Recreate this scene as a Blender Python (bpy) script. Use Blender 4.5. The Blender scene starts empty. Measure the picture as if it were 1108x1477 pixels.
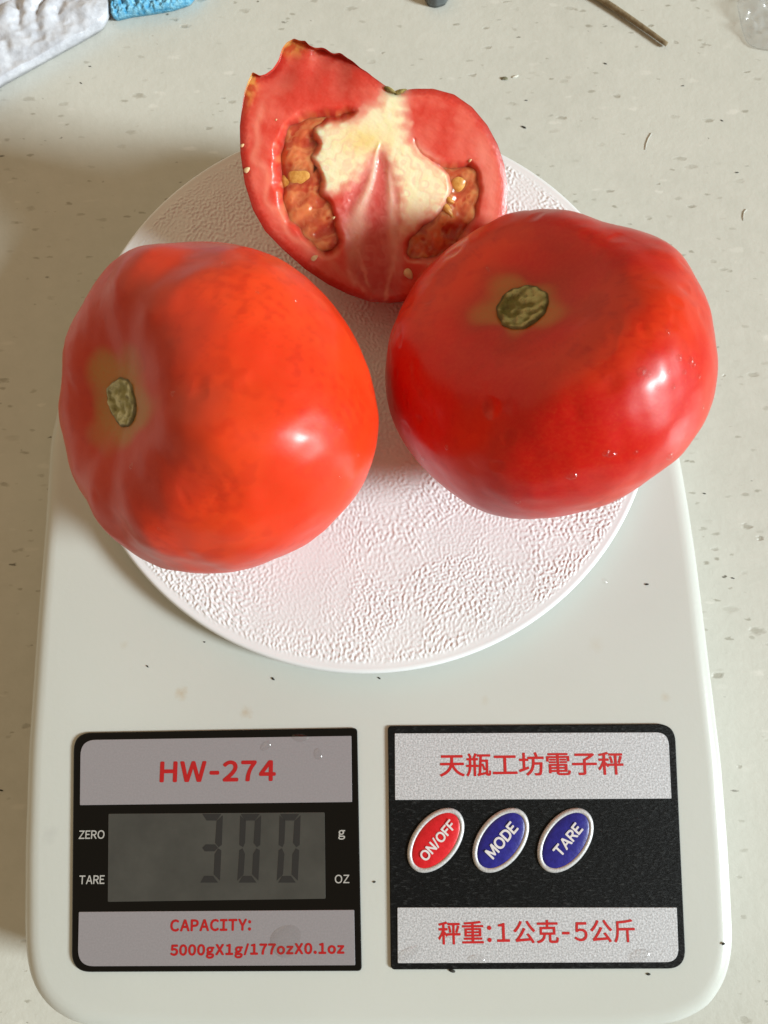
import bpy, math, random
import numpy as np
from mathutils import Vector

random.seed(7)
rng = np.random.default_rng(11)
scene = bpy.context.scene
COL = scene.collection

# ------------------------------------------------------------------ camera
PW, PH, FPX = 1108.0, 1477.0, 1110.0
CX, CY = PW / 2, PH / 2
CAM = np.array([0.0, 0.0, 0.218])
PITCH = 0.1856                                   # tilt away from straight down
cam_data = bpy.data.cameras.new('camera')
cam_data.sensor_fit = 'VERTICAL'
cam_data.sensor_height = 36.0
cam_data.sensor_width = 27.0
cam_data.lens = FPX / PH * 36.0
cam_data.clip_start = 0.005
cam_data.clip_end = 50.0
cam_data.dof.use_dof = True
cam_data.dof.focus_distance = 0.178
cam_data.dof.aperture_fstop = 34.0
cam = bpy.data.objects.new('camera', cam_data)
cam.location = CAM
cam.rotation_euler = (PITCH, 0, 0)
COL.objects.link(cam)
scene.camera = cam

# ------------------------------------------------------------------ world and window light
world = bpy.data.worlds.new('World')
scene.world = world
world.use_nodes = True
bg = world.node_tree.nodes['Background']
bg.inputs['Color'].default_value = (1.0, 0.76, 0.47, 1)
bg.inputs['Strength'].default_value = 0.28

LIGHT_ELEV, LIGHT_AZ, LIGHT_DIST = math.radians(27), math.radians(-17), 6.5   # azimuth from +x towards +y
ld = bpy.data.lights.new('window_light', 'AREA')
ld.shape = 'RECTANGLE'
ld.size, ld.size_y = 1.25, 1.6
ld.energy = 680.0
ld.color = (0.88, 0.985, 1.0)
lo = bpy.data.objects.new('window_light', ld)
ldir = Vector((math.cos(LIGHT_ELEV) * math.cos(LIGHT_AZ), math.cos(LIGHT_ELEV) * math.sin(LIGHT_AZ), math.sin(LIGHT_ELEV)))
lo.location = Vector((0, 0.04, 0.03)) + ldir * LIGHT_DIST
lo.rotation_euler = (-ldir).to_track_quat('-Z', 'Y').to_euler()
COL.objects.link(lo)

# broad warm fill light added behind and to the side: fills the shadows
rd = bpy.data.lights.new('room_fill', 'AREA')
rd.shape = 'DISK'
rd.size = 3.8
rd.energy = 17.0
rd.color = (1.0, 0.73, 0.43)
ro = bpy.data.objects.new('room_fill', rd)
rdir = Vector((-0.55, 0.62, 0.56)).normalized()
ro.location = Vector((0, 0.04, 0.03)) + rdir * 2.6
ro.rotation_euler = (-rdir).to_track_quat('-Z', 'Y').to_euler()
COL.objects.link(ro)

vs = scene.view_settings
vs.view_transform = 'Standard'
vs.look = 'None'
vs.exposure = 0.0
vs.gamma = 1.0
vs.use_curve_mapping = False
scene.render.resolution_x, scene.render.resolution_y = 768, 1024

# ------------------------------------------------------------------ photo pixel helpers
FWD = np.array([0, math.sin(PITCH), -math.cos(PITCH)])
UPV = np.array([0, math.cos(PITCH), math.sin(PITCH)])
RGT = np.array([1.0, 0, 0])

def ray(x, y):
    return FWD + RGT * (x - CX) / FPX + UPV * (CY - y) / FPX

def px(x, y, z):
    d = ray(x, y)
    return CAM + d * (z - CAM[2]) / d[2]

def project(P):
    q = P - CAM
    dep = q @ FWD
    return np.stack([CX + FPX * (q @ RGT) / dep, CY - FPX * (q @ UPV) / dep], -1), dep

# ------------------------------------------------------------------ mesh helpers
def srgb(r, g, b):
    def f(c):
        c /= 255.0
        return c / 12.92 if c <= 0.04045 else ((c + 0.055) / 1.055) ** 2.4
    return np.array([f(r), f(g), f(b)])

def tag(o, label=None, cat=None, group=None, kind=None):
    if label: o['label'] = label
    if cat: o['category'] = cat
    if group: o['group'] = group
    if kind: o['kind'] = kind
    return o

def empty(name, loc=(0, 0, 0), rz=0.0):
    o = bpy.data.objects.new(name, None)
    o.empty_display_size = 0.01
    o.location = loc
    o.rotation_euler = (0, 0, rz)
    COL.objects.link(o)
    return o

def build(name, V, F, mat, parent=None, smooth=True, colour=None):
    V = np.asarray(V, dtype=np.float64)
    me = bpy.data.meshes.new(name)
    if isinstance(F, np.ndarray):
        n, k = F.shape
        me.vertices.add(len(V)); me.vertices.foreach_set('co', V.astype(np.float32).ravel())
        me.loops.add(n * k); me.loops.foreach_set('vertex_index', F.astype(np.int32).ravel())
        me.polygons.add(n); me.polygons.foreach_set('loop_start', np.arange(0, n * k, k, dtype=np.int32))
        me.update(calc_edges=True)
        me.validate()
    else:
        me.from_pydata([tuple(v) for v in V], [], [tuple(int(i) for i in f) for f in F])
        me.update()
    if smooth:
        me.polygons.foreach_set('use_smooth', np.ones(len(me.polygons), dtype=bool))
    if colour is not None:
        at = me.color_attributes.new('albedo', 'FLOAT_COLOR', 'POINT')
        c4 = np.ones((len(V), 4), np.float32); c4[:, :3] = colour
        at.data.foreach_set('color', c4.ravel())
    me.materials.append(mat)
    o = bpy.data.objects.new(name, me)
    COL.objects.link(o)
    if parent is not None: o.parent = parent
    return o

def grid_faces(nr, nc, wrap=True, start=0):
    """rows x columns of verts (row-major); columns wrap round when wrap."""
    r = np.arange(nr - 1)[:, None]; c = np.arange(nc if wrap else nc - 1)[None, :]
    c2 = (c + 1) % nc
    return np.stack([r * nc + c, r * nc + c2, (r + 1) * nc + c2, (r + 1) * nc + c], -1).reshape(-1, 4) + start

def loft(name, rings, mat, parent=None, cap0=False, cap1=True, smooth=True):
    """list of equal-length 3-D rings (counter-clockwise seen from above, first = lowest)."""
    nc = len(rings[0])
    V = np.concatenate([np.asarray(r, float) for r in rings])
    F = [tuple(f) for f in grid_faces(len(rings), nc)]
    if cap1: F.append(tuple(range((len(rings) - 1) * nc, len(rings) * nc)))
    if cap0: F.append(tuple(range(nc - 1, -1, -1)))
    return build(name, V, F, mat, parent, smooth)

def resample(P, n, smooth=0.0, closed=True):
    P = np.asarray(P, float)
    Q = np.vstack([P, P[:1]]) if closed else P
    d = np.r_[0, np.cumsum(np.linalg.norm(np.diff(Q, axis=0), axis=1))]
    t = np.linspace(0, d[-1], n, endpoint=not closed)
    R = np.stack([np.interp(t, d, Q[:, i]) for i in range(Q.shape[1])], -1)
    if smooth > 0 and closed:
        s = smooth / d[-1]
        k = np.fft.fftfreq(n, 1.0 / n)
        g = np.exp(-2 * (math.pi * k * s) ** 2)
        R = np.real(np.fft.ifft(np.fft.fft(R, axis=0) * g[:, None], axis=0))
    return R

def inset(P, d):
    """shrink a closed ccw 2-D outline by d along its normals."""
    T = np.roll(P, -1, 0) - np.roll(P, 1, 0)
    T /= np.linalg.norm(T, axis=1)[:, None] + 1e-12
    N = np.stack([-T[:, 1], T[:, 0]], -1)
    return P + N * d

def waves(scale, n=28, seed=0, dim=3):
    """smooth random field of about unit variance with wavelength near scale."""
    r = np.random.default_rng(seed)
    k = r.normal(size=(n, dim)); k /= np.linalg.norm(k, axis=1)[:, None]
    k *= (2 * math.pi / scale) * r.uniform(0.6, 1.4, n)[:, None]
    ph = r.uniform(0, 2 * math.pi, n)
    def f(P):
        out = np.zeros(len(P))
        for i in range(n): out += np.cos(P @ k[i] + ph[i])
        return out * math.sqrt(2.0 / n)
    return f

def sstep(a, b, x):
    t = np.clip((x - a) / (b - a), 0, 1)
    return t * t * (3 - 2 * t)

def mix(A, B, t):
    t = np.asarray(t)[..., None]
    return A * (1 - t) + B * t

# ------------------------------------------------------------------ materials
def new_mat(name):
    m = bpy.data.materials.new(name); m.use_nodes = True
    nt = m.node_tree
    return m, nt, nt.nodes['Principled BSDF']

def node(nt, t, **kw):
    n = nt.nodes.new(t)
    for k, v in kw.items():
        if k in n.inputs: n.inputs[k].default_value = v
        else: setattr(n, k, v)
    return n

def plain(name, rgb, rough=0.5, spec=0.5, **kw):
    m, nt, b = new_mat(name)
    b.inputs['Base Color'].default_value = (*rgb, 1)
    b.inputs['Roughness'].default_value = rough
    b.inputs['Specular IOR Level'].default_value = spec
    for k, v in kw.items(): b.inputs[k.replace('_', ' ')].default_value = v
    return m

def mapped(nt, scale=(1, 1, 1), rot=(0, 0, 0)):
    tc = node(nt, 'ShaderNodeTexCoord'); mp = node(nt, 'ShaderNodeMapping')
    mp.inputs['Scale'].default_value = scale; mp.inputs['Rotation'].default_value = rot
    nt.links.new(tc.outputs['Object'], mp.inputs['Vector'])
    return mp.outputs['Vector']

def ramp(nt, fac, stops):
    r = node(nt, 'ShaderNodeValToRGB')
    e = r.color_ramp.elements
    while len(e) < len(stops): e.new(0.5)
    for el, (p, c) in zip(e, stops):
        el.position = p
        el.color = (*c, 1) if not np.isscalar(c) else (c, c, c, 1)
    nt.links.new(fac, r.inputs['Fac'])
    return r.outputs['Color']

def mixc(nt, fac, a, b, blend='MIX'):
    n = node(nt, 'ShaderNodeMix', data_type='RGBA', blend_type=blend)
    L = nt.links
    if hasattr(fac, 'links'): L.new(fac, n.inputs[0])
    else: n.inputs[0].default_value = fac
    for s, i in ((a, 6), (b, 7)):
        if hasattr(s, 'links'): L.new(s, n.inputs[i])
        else: n.inputs[i].default_value = (*s, 1)
    return n.outputs[2]

def bump(nt, b, height, strength, dist, normal=None):
    n = node(nt, 'ShaderNodeBump'); n.inputs['Strength'].default_value = strength; n.inputs['Distance'].default_value = dist
    nt.links.new(height, n.inputs['Height'])
    if normal is not None: nt.links.new(normal, n.inputs['Normal'])
    nt.links.new(n.outputs['Normal'], b.inputs['Normal'])
    return n.outputs['Normal']

def mat_counter():
    m, nt, b = new_mat('speckled_solid_surface'); L = nt.links
    v = mapped(nt)
    big = node(nt, 'ShaderNodeTexNoise', Scale=14.0, Detail=4.0, Roughness=0.55); L.new(v, big.inputs['Vector'])
    base = ramp(nt, big.outputs['Fac'], [(0.3, (0.555, 0.55, 0.50)), (0.7, (0.62, 0.62, 0.57))])
    mid = node(nt, 'ShaderNodeTexNoise', Scale=160.0, Detail=3.0, Roughness=0.6); L.new(v, mid.inputs['Vector'])
    base = mixc(nt, ramp(nt, mid.outputs['Fac'], [(0.35, 0.0), (0.75, 0.5)]), base, (0.66, 0.65, 0.60))
    # grey elongated flakes, a few per cent of the cells of a Voronoi field
    def flakes(scale, rot, keep, size, seedz, wob):
        vv = mapped(nt, (scale * 0.55, scale * 1.25, scale), (0, 0, rot))
        off = node(nt, 'ShaderNodeVectorMath', operation='ADD'); off.inputs[1].default_value = (seedz, seedz * 1.7, seedz)
        L.new(vv, off.inputs[0])
        nz = node(nt, 'ShaderNodeTexNoise', Scale=2.2, Detail=2.0); L.new(off.outputs[0], nz.inputs['Vector'])
        w = node(nt, 'ShaderNodeVectorMath', operation='SCALE'); w.inputs['Scale'].default_value = wob
        L.new(nz.outputs['Color'], w.inputs[0])
        a2 = node(nt, 'ShaderNodeVectorMath', operation='ADD'); L.new(off.outputs[0], a2.inputs[0]); L.new(w.outputs[0], a2.inputs[1])
        vo = node(nt, 'ShaderNodeTexVoronoi', voronoi_dimensions='2D', Scale=1.0); L.new(a2.outputs[0], vo.inputs['Vector'])
        sep = node(nt, 'ShaderNodeSeparateColor'); L.new(vo.outputs['Color'], sep.inputs[0])
        sel = node(nt, 'ShaderNodeMath', operation='GREATER_THAN'); sel.inputs[1].default_value = 1 - keep; L.new(sep.outputs[0], sel.inputs[0])
        sz = node(nt, 'ShaderNodeMath', operation='MULTIPLY_ADD'); sz.inputs[1].default_value = size; sz.inputs[2].default_value = size * 0.35
        L.new(sep.outputs[1], sz.inputs[0])
        dv = node(nt, 'ShaderNodeMath', operation='DIVIDE'); L.new(vo.outputs['Distance'], dv.inputs[0]); L.new(sz.outputs[0], dv.inputs[1])
        spot = ramp(nt, dv.outputs[0], [(0.45, 1.0), (1.0, 0.0)])
        mm = node(nt, 'ShaderNodeMath', operation='MULTIPLY'); L.new(spot, mm.inputs[0]); L.new(sel.outputs[0], mm.inputs[1])
        mm2 = node(nt, 'ShaderNodeMath', operation='MULTIPLY'); L.new(mm.outputs[0], mm2.inputs[0]); L.new(sep.outputs[2], mm2.inputs[1])
        return mm.outputs[0], mm2.outputs[0]
    f1, g1 = flakes(230.0, -0.5, 0.13, 0.24, 3.1, 0.5)
    f2, g2 = flakes(420.0, -0.9, 0.10, 0.26, 9.7, 0.6)
    f3, g3 = flakes(480.0, 0.4, 0.016, 0.22, 21.3, 0.7)
    f4, g4 = flakes(260.0, 0.9, 0.10, 0.30, 33.3, 0.6)
    c = mixc(nt, g4, base, (0.69, 0.68, 0.63))
    c = mixc(nt, g1, c, (0.41, 0.395, 0.34))
    c = mixc(nt, g2, c, (0.38, 0.365, 0.31))
    c = mixc(nt, g3, c, (0.14, 0.13, 0.105))
    L.new(c, b.inputs['Base Color'])
    b.inputs['Roughness'].default_value = 0.34
    b.inputs['Specular IOR Level'].default_value = 0.4
    nb = node(nt, 'ShaderNodeTexNoise', Scale=420.0, Detail=3.0, Roughness=0.6); L.new(v, nb.inputs['Vector'])
    n1 = bump(nt, b, nb.outputs['Fac'], 0.35, 0.0003)
    bump(nt, b, g1, 0.5, -0.0003, n1)
    return m

def mat_body():
    m, nt, b = new_mat('white_glossy_plastic'); L = nt.links
    v = mapped(nt)
    n = node(nt, 'ShaderNodeTexNoise', Scale=22.0, Detail=3.0); L.new(v, n.inputs['Vector'])
    c = ramp(nt, n.outputs['Fac'], [(0.3, (0.59, 0.61, 0.58)), (0.7, (0.62, 0.64, 0.61))])
    # dried brown stains and grey scuffs where the photograph has them (object space, metres)
    for (sx, sy, sr, sc, amt) in STAINS:
        d = node(nt, 'ShaderNodeVectorMath', operation='DISTANCE'); L.new(v, d.inputs[0]); d.inputs[1].default_value = (sx, sy, 0.0262)
        nz = node(nt, 'ShaderNodeTexNoise', Scale=700.0, Detail=3.0); L.new(v, nz.inputs['Vector'])
        ad = node(nt, 'ShaderNodeMath', operation='MULTIPLY_ADD'); L.new(nz.outputs['Fac'], ad.inputs[0]); ad.inputs[1].default_value = sr * 1.6; L.new(d.outputs['Value'], ad.inputs[2])
        dv = node(nt, 'ShaderNodeMath', operation='DIVIDE'); L.new(ad.outputs[0], dv.inputs[0]); dv.inputs[1].default_value = sr * 2.2
        fac = ramp(nt, dv.outputs[0], [(0.35, amt), (0.9, 0.0)])
        c = mixc(nt, fac, c, sc)
    L.new(c, b.inputs['Base Color'])
    b.inputs['Roughness'].default_value = 0.30
    b.inputs['Subsurface Weight'].default_value = 0.15
    b.inputs['Subsurface Radius'].default_value = (0.003, 0.003, 0.0026)
    b.inputs['Subsurface Scale'].default_value = 1.0
    nb = node(nt, 'ShaderNodeTexNoise', Scale=900.0, Detail=2.0); L.new(v, nb.inputs['Vector'])
    bump(nt, b, nb.outputs['Fac'], 0.08, 0.0002)
    return m

def mat_platform():
    m, nt, b = new_mat('white_grained_plastic'); L = nt.links
    v = mapped(nt)
    n = node(nt, 'ShaderNodeTexNoise', Scale=35.0, Detail=4.0); L.new(v, n.inputs['Vector'])
    c = ramp(nt, n.outputs['Fac'], [(0.3, (0.80, 0.82, 0.85)), (0.7, (0.86, 0.88, 0.91))])
    L.new(c, b.inputs['Base Color'])
    b.inputs['Roughness'].default_value = 0.42
    b.inputs['Subsurface Weight'].default_value = 0.1
    b.inputs['Subsurface Radius'].default_value = (0.001, 0.001, 0.001)
    b.inputs['Subsurface Scale'].default_value = 1.0
    return m

def mat_tomato(name, rough=0.24):
    m, nt, b = new_mat(name); L = nt.links
    at = node(nt, 'ShaderNodeVertexColor', layer_name='albedo')
    v = mapped(nt)
    n = node(nt, 'ShaderNodeTexNoise', Scale=1300.0, Detail=3.0, Roughness=0.7); L.new(v, n.inputs['Vector'])
    dots = node(nt, 'ShaderNodeTexVoronoi', Scale=1100.0); L.new(v, dots.inputs['Vector'])
    pale = ramp(nt, dots.outputs['Distance'], [(0.04, 0.12), (0.18, 0.0)])
    c = mixc(nt, ramp(nt, n.outputs['Fac'], [(0.38, 0.0), (0.75, 0.30)]), at.outputs['Color'], (0.66, 0.055, 0.010))
    c = mixc(nt, pale, c, (0.72, 0.16, 0.04))
    L.new(c, b.inputs['Base Color'])
    n2 = node(nt, 'ShaderNodeTexNoise', Scale=60.0, Detail=4.0); L.new(v, n2.inputs['Vector'])
    L.new(ramp(nt, n2.outputs['Fac'], [(0.3, rough + 0.06), (0.7, rough + 0.20)]), b.inputs['Roughness'])
    b.inputs['Subsurface Weight'].default_value = 0.22
    b.inputs['Subsurface Radius'].default_value = (0.006, 0.0012, 0.0004)
    b.inputs['Subsurface Scale'].default_value = 1.0
    b.inputs['Specular IOR Level'].default_value = 0.34
    b.inputs['Coat Weight'].default_value = 0.16
    b.inputs['Coat Roughness'].default_value = 0.17
    n3 = node(nt, 'ShaderNodeTexNoise', Scale=750.0, Detail=3.0, Roughness=0.6); L.new(v, n3.inputs['Vector'])
    bump(nt, b, n3.outputs['Fac'], 0.06, 0.0003)
    return m

def mat_flesh(name, rough, bstr, bscale, ss=0.35):
    m, nt, b = new_mat(name); L = nt.links
    at = node(nt, 'ShaderNodeVertexColor', layer_name='albedo')
    v = mapped(nt)
    n = node(nt, 'ShaderNodeTexNoise', Scale=900.0, Detail=4.0, Roughness=0.65); L.new(v, n.inputs['Vector'])
    c = mixc(nt, ramp(nt, n.outputs['Fac'], [(0.35, 0.0), (0.8, 0.12)]), at.outputs['Color'], (0.85, 0.36, 0.26))
    L.new(c, b.inputs['Base Color'])
    b.inputs['Roughness'].default_value = rough
    b.inputs['Subsurface Weight'].default_value = ss
    b.inputs['Subsurface Radius'].default_value = (0.004, 0.0014, 0.0008)
    b.inputs['Subsurface Scale'].default_value = 1.0
    b.inputs['Coat Weight'].default_value = 0.35
    b.inputs['Specular IOR Level'].default_value = 0.3
    b.inputs['Coat Roughness'].default_value = 0.12
    n3 = node(nt, 'ShaderNodeTexNoise', Scale=bscale, Detail=4.0, Roughness=0.65); L.new(v, n3.inputs['Vector'])
    bump(nt, b, n3.outputs['Fac'], bstr, 0.0006)
    n4 = node(nt, 'ShaderNodeTexNoise', Scale=2100.0, Detail=2.0, Roughness=0.6); L.new(v, n4.inputs['Vector'])
    cb = node(nt, 'ShaderNodeBump'); cb.inputs['Strength'].default_value = 0.22; cb.inputs['Distance'].default_value = 0.0006
    L.new(n4.outputs['Fac'], cb.inputs['Height']); L.new(cb.outputs['Normal'], b.inputs['Coat Normal'])
    return m

def mat_silver(name, rgb, rough, grain):
    m, nt, b = new_mat(name); L = nt.links
    v = mapped(nt)
    n = node(nt, 'ShaderNodeTexNoise', Scale=2600.0, Detail=2.0); L.new(v, n.inputs['Vector'])
    lo_ = tuple(c * (1 - grain) for c in rgb); hi = tuple(min(1, c * (1 + grain)) for c in rgb)
    L.new(ramp(nt, n.outputs['Fac'], [(0.35, lo_), (0.68, hi)]), b.inputs['Base Color'])
    b.inputs['Roughness'].default_value = rough
    b.inputs['Metallic'].default_value = 0.25
    n3 = node(nt, 'ShaderNodeTexNoise', Scale=1700.0, Detail=3.0); L.new(v, n3.inputs['Vector'])
    bump(nt, b, n3.outputs['Fac'], grain * 1.2, 0.0002)
    return m

def mat_black_grain():
    m, nt, b = new_mat('black_grained_film'); L = nt.links
    v = mapped(nt, (600, 1700, 900), (0, 0, 0.55))
    n = node(nt, 'ShaderNodeTexNoise', Scale=1.0, Detail=4.0, Roughness=0.7); L.new(v, n.inputs['Vector'])
    L.new(ramp(nt, n.outputs['Fac'], [(0.55, (0.004, 0.0045, 0.005)), (0.78, (0.045, 0.047, 0.048))]), b.inputs['Base Color'])
    b.inputs['Roughness'].default_value = 0.45
    b.inputs['Specular IOR Level'].default_value = 0.15
    bump(nt, b, n.outputs['Fac'], 0.6, 0.0004)
    return m

def facing_fac(nt, base, edge, power):
    """reflectance that rises towards grazing view, the same from either side of the surface."""
    lw = node(nt, 'ShaderNodeLayerWeight'); lw.inputs['Blend'].default_value = 0.5
    pw = node(nt, 'ShaderNodeMath', operation='POWER'); pw.inputs[1].default_value = power; nt.links.new(lw.outputs['Facing'], pw.inputs[0])
    ma = node(nt, 'ShaderNodeMath', operation='MULTIPLY_ADD'); ma.inputs[1].default_value = edge; ma.inputs[2].default_value = base
    nt.links.new(pw.outputs[0], ma.inputs[0])
    return ma.outputs[0]

def mat_water():
    m, nt, b = new_mat('water'); L = nt.links
    tr = node(nt, 'ShaderNodeBsdfTransparent'); tr.inputs['Color'].default_value = (0.985, 0.985, 0.985, 1)
    rf = node(nt, 'ShaderNodeBsdfRefraction'); rf.inputs['IOR'].default_value = 1.33; rf.inputs['Roughness'].default_value = 0.0
    gl = node(nt, 'ShaderNodeBsdfGlossy'); gl.inputs['Roughness'].default_value = 0.12
    m1 = node(nt, 'ShaderNodeMixShader'); m1.inputs[0].default_value = 0.0
    L.new(tr.outputs[0], m1.inputs[1]); L.new(rf.outputs[0], m1.inputs[2])
    m2 = node(nt, 'ShaderNodeMixShader'); L.new(facing_fac(nt, 0.05, 0.6, 4.0), m2.inputs[0]); L.new(m1.outputs[0], m2.inputs[1]); L.new(gl.outputs[0], m2.inputs[2])
    L.new(m2.outputs[0], nt.nodes['Material Output'].inputs['Surface'])
    return m

def mat_film():
    m, nt, b = new_mat('clear_film'); L = nt.links
    tr = node(nt, 'ShaderNodeBsdfTransparent'); tr.inputs['Color'].default_value = (0.99, 0.99, 0.99, 1)
    gl = node(nt, 'ShaderNodeBsdfGlossy'); gl.inputs['Roughness'].default_value = 0.12
    df = node(nt, 'ShaderNodeBsdfDiffuse'); df.inputs['Color'].default_value = (0.75, 0.77, 0.8, 1)
    m1 = node(nt, 'ShaderNodeMixShader'); m1.inputs[0].default_value = 0.12
    L.new(tr.outputs[0], m1.inputs[1]); L.new(df.outputs[0], m1.inputs[2])
    m2 = node(nt, 'ShaderNodeMixShader'); L.new(facing_fac(nt, 0.04, 0.4, 3.0), m2.inputs[0]); L.new(m1.outputs[0], m2.inputs[1]); L.new(gl.outputs[0], m2.inputs[2])
    L.new(m2.outputs[0], nt.nodes['Material Output'].inputs['Surface'])
    return m

def mat_noise(name, c0, c1, scale, rough, bstr=0.0, bdist=0.0005, spec=0.5):
    m, nt, b = new_mat(name); L = nt.links
    v = mapped(nt)
    n = node(nt, 'ShaderNodeTexNoise', Scale=scale, Detail=4.0, Roughness=0.6); L.new(v, n.inputs['Vector'])
    L.new(ramp(nt, n.outputs['Fac'], [(0.32, c0), (0.68, c1)]), b.inputs['Base Color'])
    b.inputs['Roughness'].default_value = rough
    b.inputs['Specular IOR Level'].default_value = spec
    if bstr: bump(nt, b, n.outputs['Fac'], bstr, bdist)
    return m

# ------------------------------------------------------------------ setting: the counter top
BODY_TOP = 0.0262
PLAT_TOP = 0.0322
M_counter = mat_counter()
cs = 0.6
counter = build('counter', [(-cs, -0.45, 0), (cs, -0.45, 0), (cs, 0.75, 0), (-cs, 0.75, 0),
                            (-cs, -0.45, -0.03), (cs, -0.45, -0.03), (cs, 0.75, -0.03), (-cs, 0.75, -0.03)],
                [(0, 1, 2, 3), (7, 6, 5, 4), (0, 4, 5, 1), (1, 5, 6, 2), (2, 6, 7, 3), (3, 7, 4, 0)], M_counter, smooth=False)
tag(counter, 'off-white speckled stone counter top', None, kind='structure')

# ------------------------------------------------------------------ the kitchen scale
ALPHA = 0.0109
PC = px(536.5, 563, PLAT_TOP)                      # platform centre
PLAT_R = 0.0735
SO = np.array([-0.0046, 0.0695])                  # origin of the scale: platform centre on the counter
scale_root = empty('kitchen_scale', (SO[0], SO[1], 0), ALPHA)
tag(scale_root, 'white electronic kitchen scale with round grained platform carrying the tomatoes', 'kitchen scale')

def LOC(x, y, z=BODY_TOP):
    p = px(x, y, z)[:2] - SO
    c, s = math.cos(ALPHA), math.sin(ALPHA)
    return np.array([c * p[0] + s * p[1], -s * p[0] + c * p[1]])

STAINS = [(*LOC(262, 1000), 0.0016, (0.50, 0.40, 0.26), 0.55), (*LOC(355, 1027), 0.0015, (0.46, 0.34, 0.20), 0.45),
          (*LOC(72, 1205), 0.0022, (0.45, 0.46, 0.45), 0.35), (*LOC(320, 905), 0.003, (0.52, 0.45, 0.33), 0.3),
          (*LOC(860, 930), 0.0020, (0.55, 0.50, 0.40), 0.25), (*LOC(960, 1005), 0.0012, (0.5, 0.43, 0.3), 0.35),
          (*LOC(700, 1010), 0.0012, (0.52, 0.44, 0.3), 0.25), (*LOC(180, 930), 0.0012, (0.5, 0.45, 0.33), 0.25)]
M_body = mat_body()
M_plat = mat_platform()

zs = 0.0230
outl = [LOC(*p, zs) for p in [(74, 640), (67.5, 752), (55.5, 900), (43, 1080), (38, 1230), (38, 1352), (42, 1392), (52, 1424),
                              (75, 1453), (110, 1474), (170, 1482), (350, 1487), (545, 1488), (740, 1487), (905, 1483), (977, 1473),
                              (1021, 1450), (1046, 1410), (1055, 1368), (1055, 1340), (1049, 1228), (1039, 1100), (1014, 895),
                              (1002, 799), (991.5, 730), (981, 669)]]
yl, yr = outl[0][1], outl[-1][1]
rear = []
xr, xl = outl[-1][0], outl[0][0]
for t in np.linspace(0.06, 0.94, 22):
    a = math.pi * t
    cxm = (xr + xl) / 2
    rear.append((cxm + (xr - xl) / 2 * 0.985 * math.cos(a), yr * (1 - t) + yl * t + (0.0705 - max(yl, yr)) * math.sin(a) ** 0.9))
out2 = resample(np.array(outl + rear), 420, 0.0022)
prof = [(0.0015, 0.0040), (0.0022, 0.0030), (0.0080, 0.0018), (0.0170, 0.0006), (0.0215, 0.0001), (0.0232, 0.0000), (0.0243, 0.0004),
        (0.0251, 0.0011), (0.02575, 0.0021), (0.0261, 0.0033), (BODY_TOP, 0.0046)]
rings = []
for z, d in prof:
    P = inset(out2, d); rings.append(np.c_[P, np.full(len(P), z)])
loft('body', rings, M_body, scale_root, cap0=True)

# rubber feet that carry the body
M_rubber = plain('grey_rubber', (0.05, 0.05, 0.05), 0.7)
for fx, fy in ((-0.065, -0.135), (0.065, -0.135), (-0.055, 0.035), (0.055, 0.035)):
    a = np.linspace(0, 2 * math.pi, 24, endpoint=False)
    rs = [np.c_[fx + r * np.cos(a), fy + r * np.sin(a), np.full(24, z)] for z, r in ((-0.0001, 0.0050), (0.0004, 0.0055), (0.0018, 0.0055))]
    loft('foot', rs, M_rubber, scale_root, cap0=True)

# the platform: a disc with real vermiculated grain
def grain_field(n=512, mm=38.4, lam=1.2):
    k = np.fft.fftfreq(n, mm / n)
    K = np.hypot(k[:, None], k[None, :])
    band = np.exp(-((K - 1 / lam) / (0.52 / lam)) ** 2)
    f = np.real(np.fft.ifft2(np.fft.fft2(np.random.default_rng(5).normal(size=(n, n))) * band))
    f /= f.std()
    g = 1 / (1 + np.exp(-5.0 * (f - 0.25)))
    k2 = np.exp(-(K * 0.20) ** 2)
    return np.real(np.fft.ifft2(np.fft.fft2(g) * k2)), mm

def bilin(T, mm, x, y):
    n = len(T)
    u = (x * 1e3 / mm * n) % n; v = (y * 1e3 / mm * n) % n
    i = np.floor(u).astype(int); j = np.floor(v).astype(int); fu = u - i; fv = v - j
    i %= n; j %= n; i2 = (i + 1) % n; j2 = (j + 1) % n
    return (T[i, j] * (1 - fu) + T[i2, j] * fu) * (1 - fv) + (T[i, j2] * (1 - fu) + T[i2, j2] * fu) * fv

N = 620
g = np.linspace(-1, 1, N)
A, B = np.meshgrid(g, g, indexing='ij')
DX = A * np.sqrt(1 - B * B / 2); DY = B * np.sqrt(1 - A * A / 2)     # square to disc
DX = DX.ravel() * (PLAT_R - 0.0013); DY = DY.ravel() * (PLAT_R - 0.0013)
T, mm = grain_field()
gx = DX + 0.0006 * waves(0.03, seed=3, dim=2)(np.c_[DX, DY]); gy = DY + 0.0006 * waves(0.03, seed=4, dim=2)(np.c_[DX, DY])
hg = bilin(T, mm, gx, gy)
ang = 0.7
hg2 = bilin(T, mm, gx * math.cos(ang) - gy * math.sin(ang) + 0.011, gx * math.sin(ang) + gy * math.cos(ang))
pick = sstep(-0.3, 0.3, waves(0.045, seed=9, dim=2)(np.c_[DX, DY]))
hg = hg * pick + hg2 * (1 - pick)
wear = waves(0.021, seed=12, dim=2)(np.c_[DX, DY]) + 0.5 * waves(0.008, seed=13, dim=2)(np.c_[DX, DY])
amp = 0.40 + 0.60 * sstep(-1.6, -0.2, wear)
for (wx, wy, wr) in ((455, 800, 0.011), (720, 775, 0.007), (430, 870, 0.009), (560, 720, 0.006)):
    c = LOC(wx, wy, PLAT_TOP)
    amp *= 1 - 0.75 * np.exp(-(((DX - c[0]) ** 2 + (DY - c[1]) ** 2) / wr ** 2))
fine = waves(0.0007, 40, seed=15, dim=2)(np.c_[DX, DY])
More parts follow.
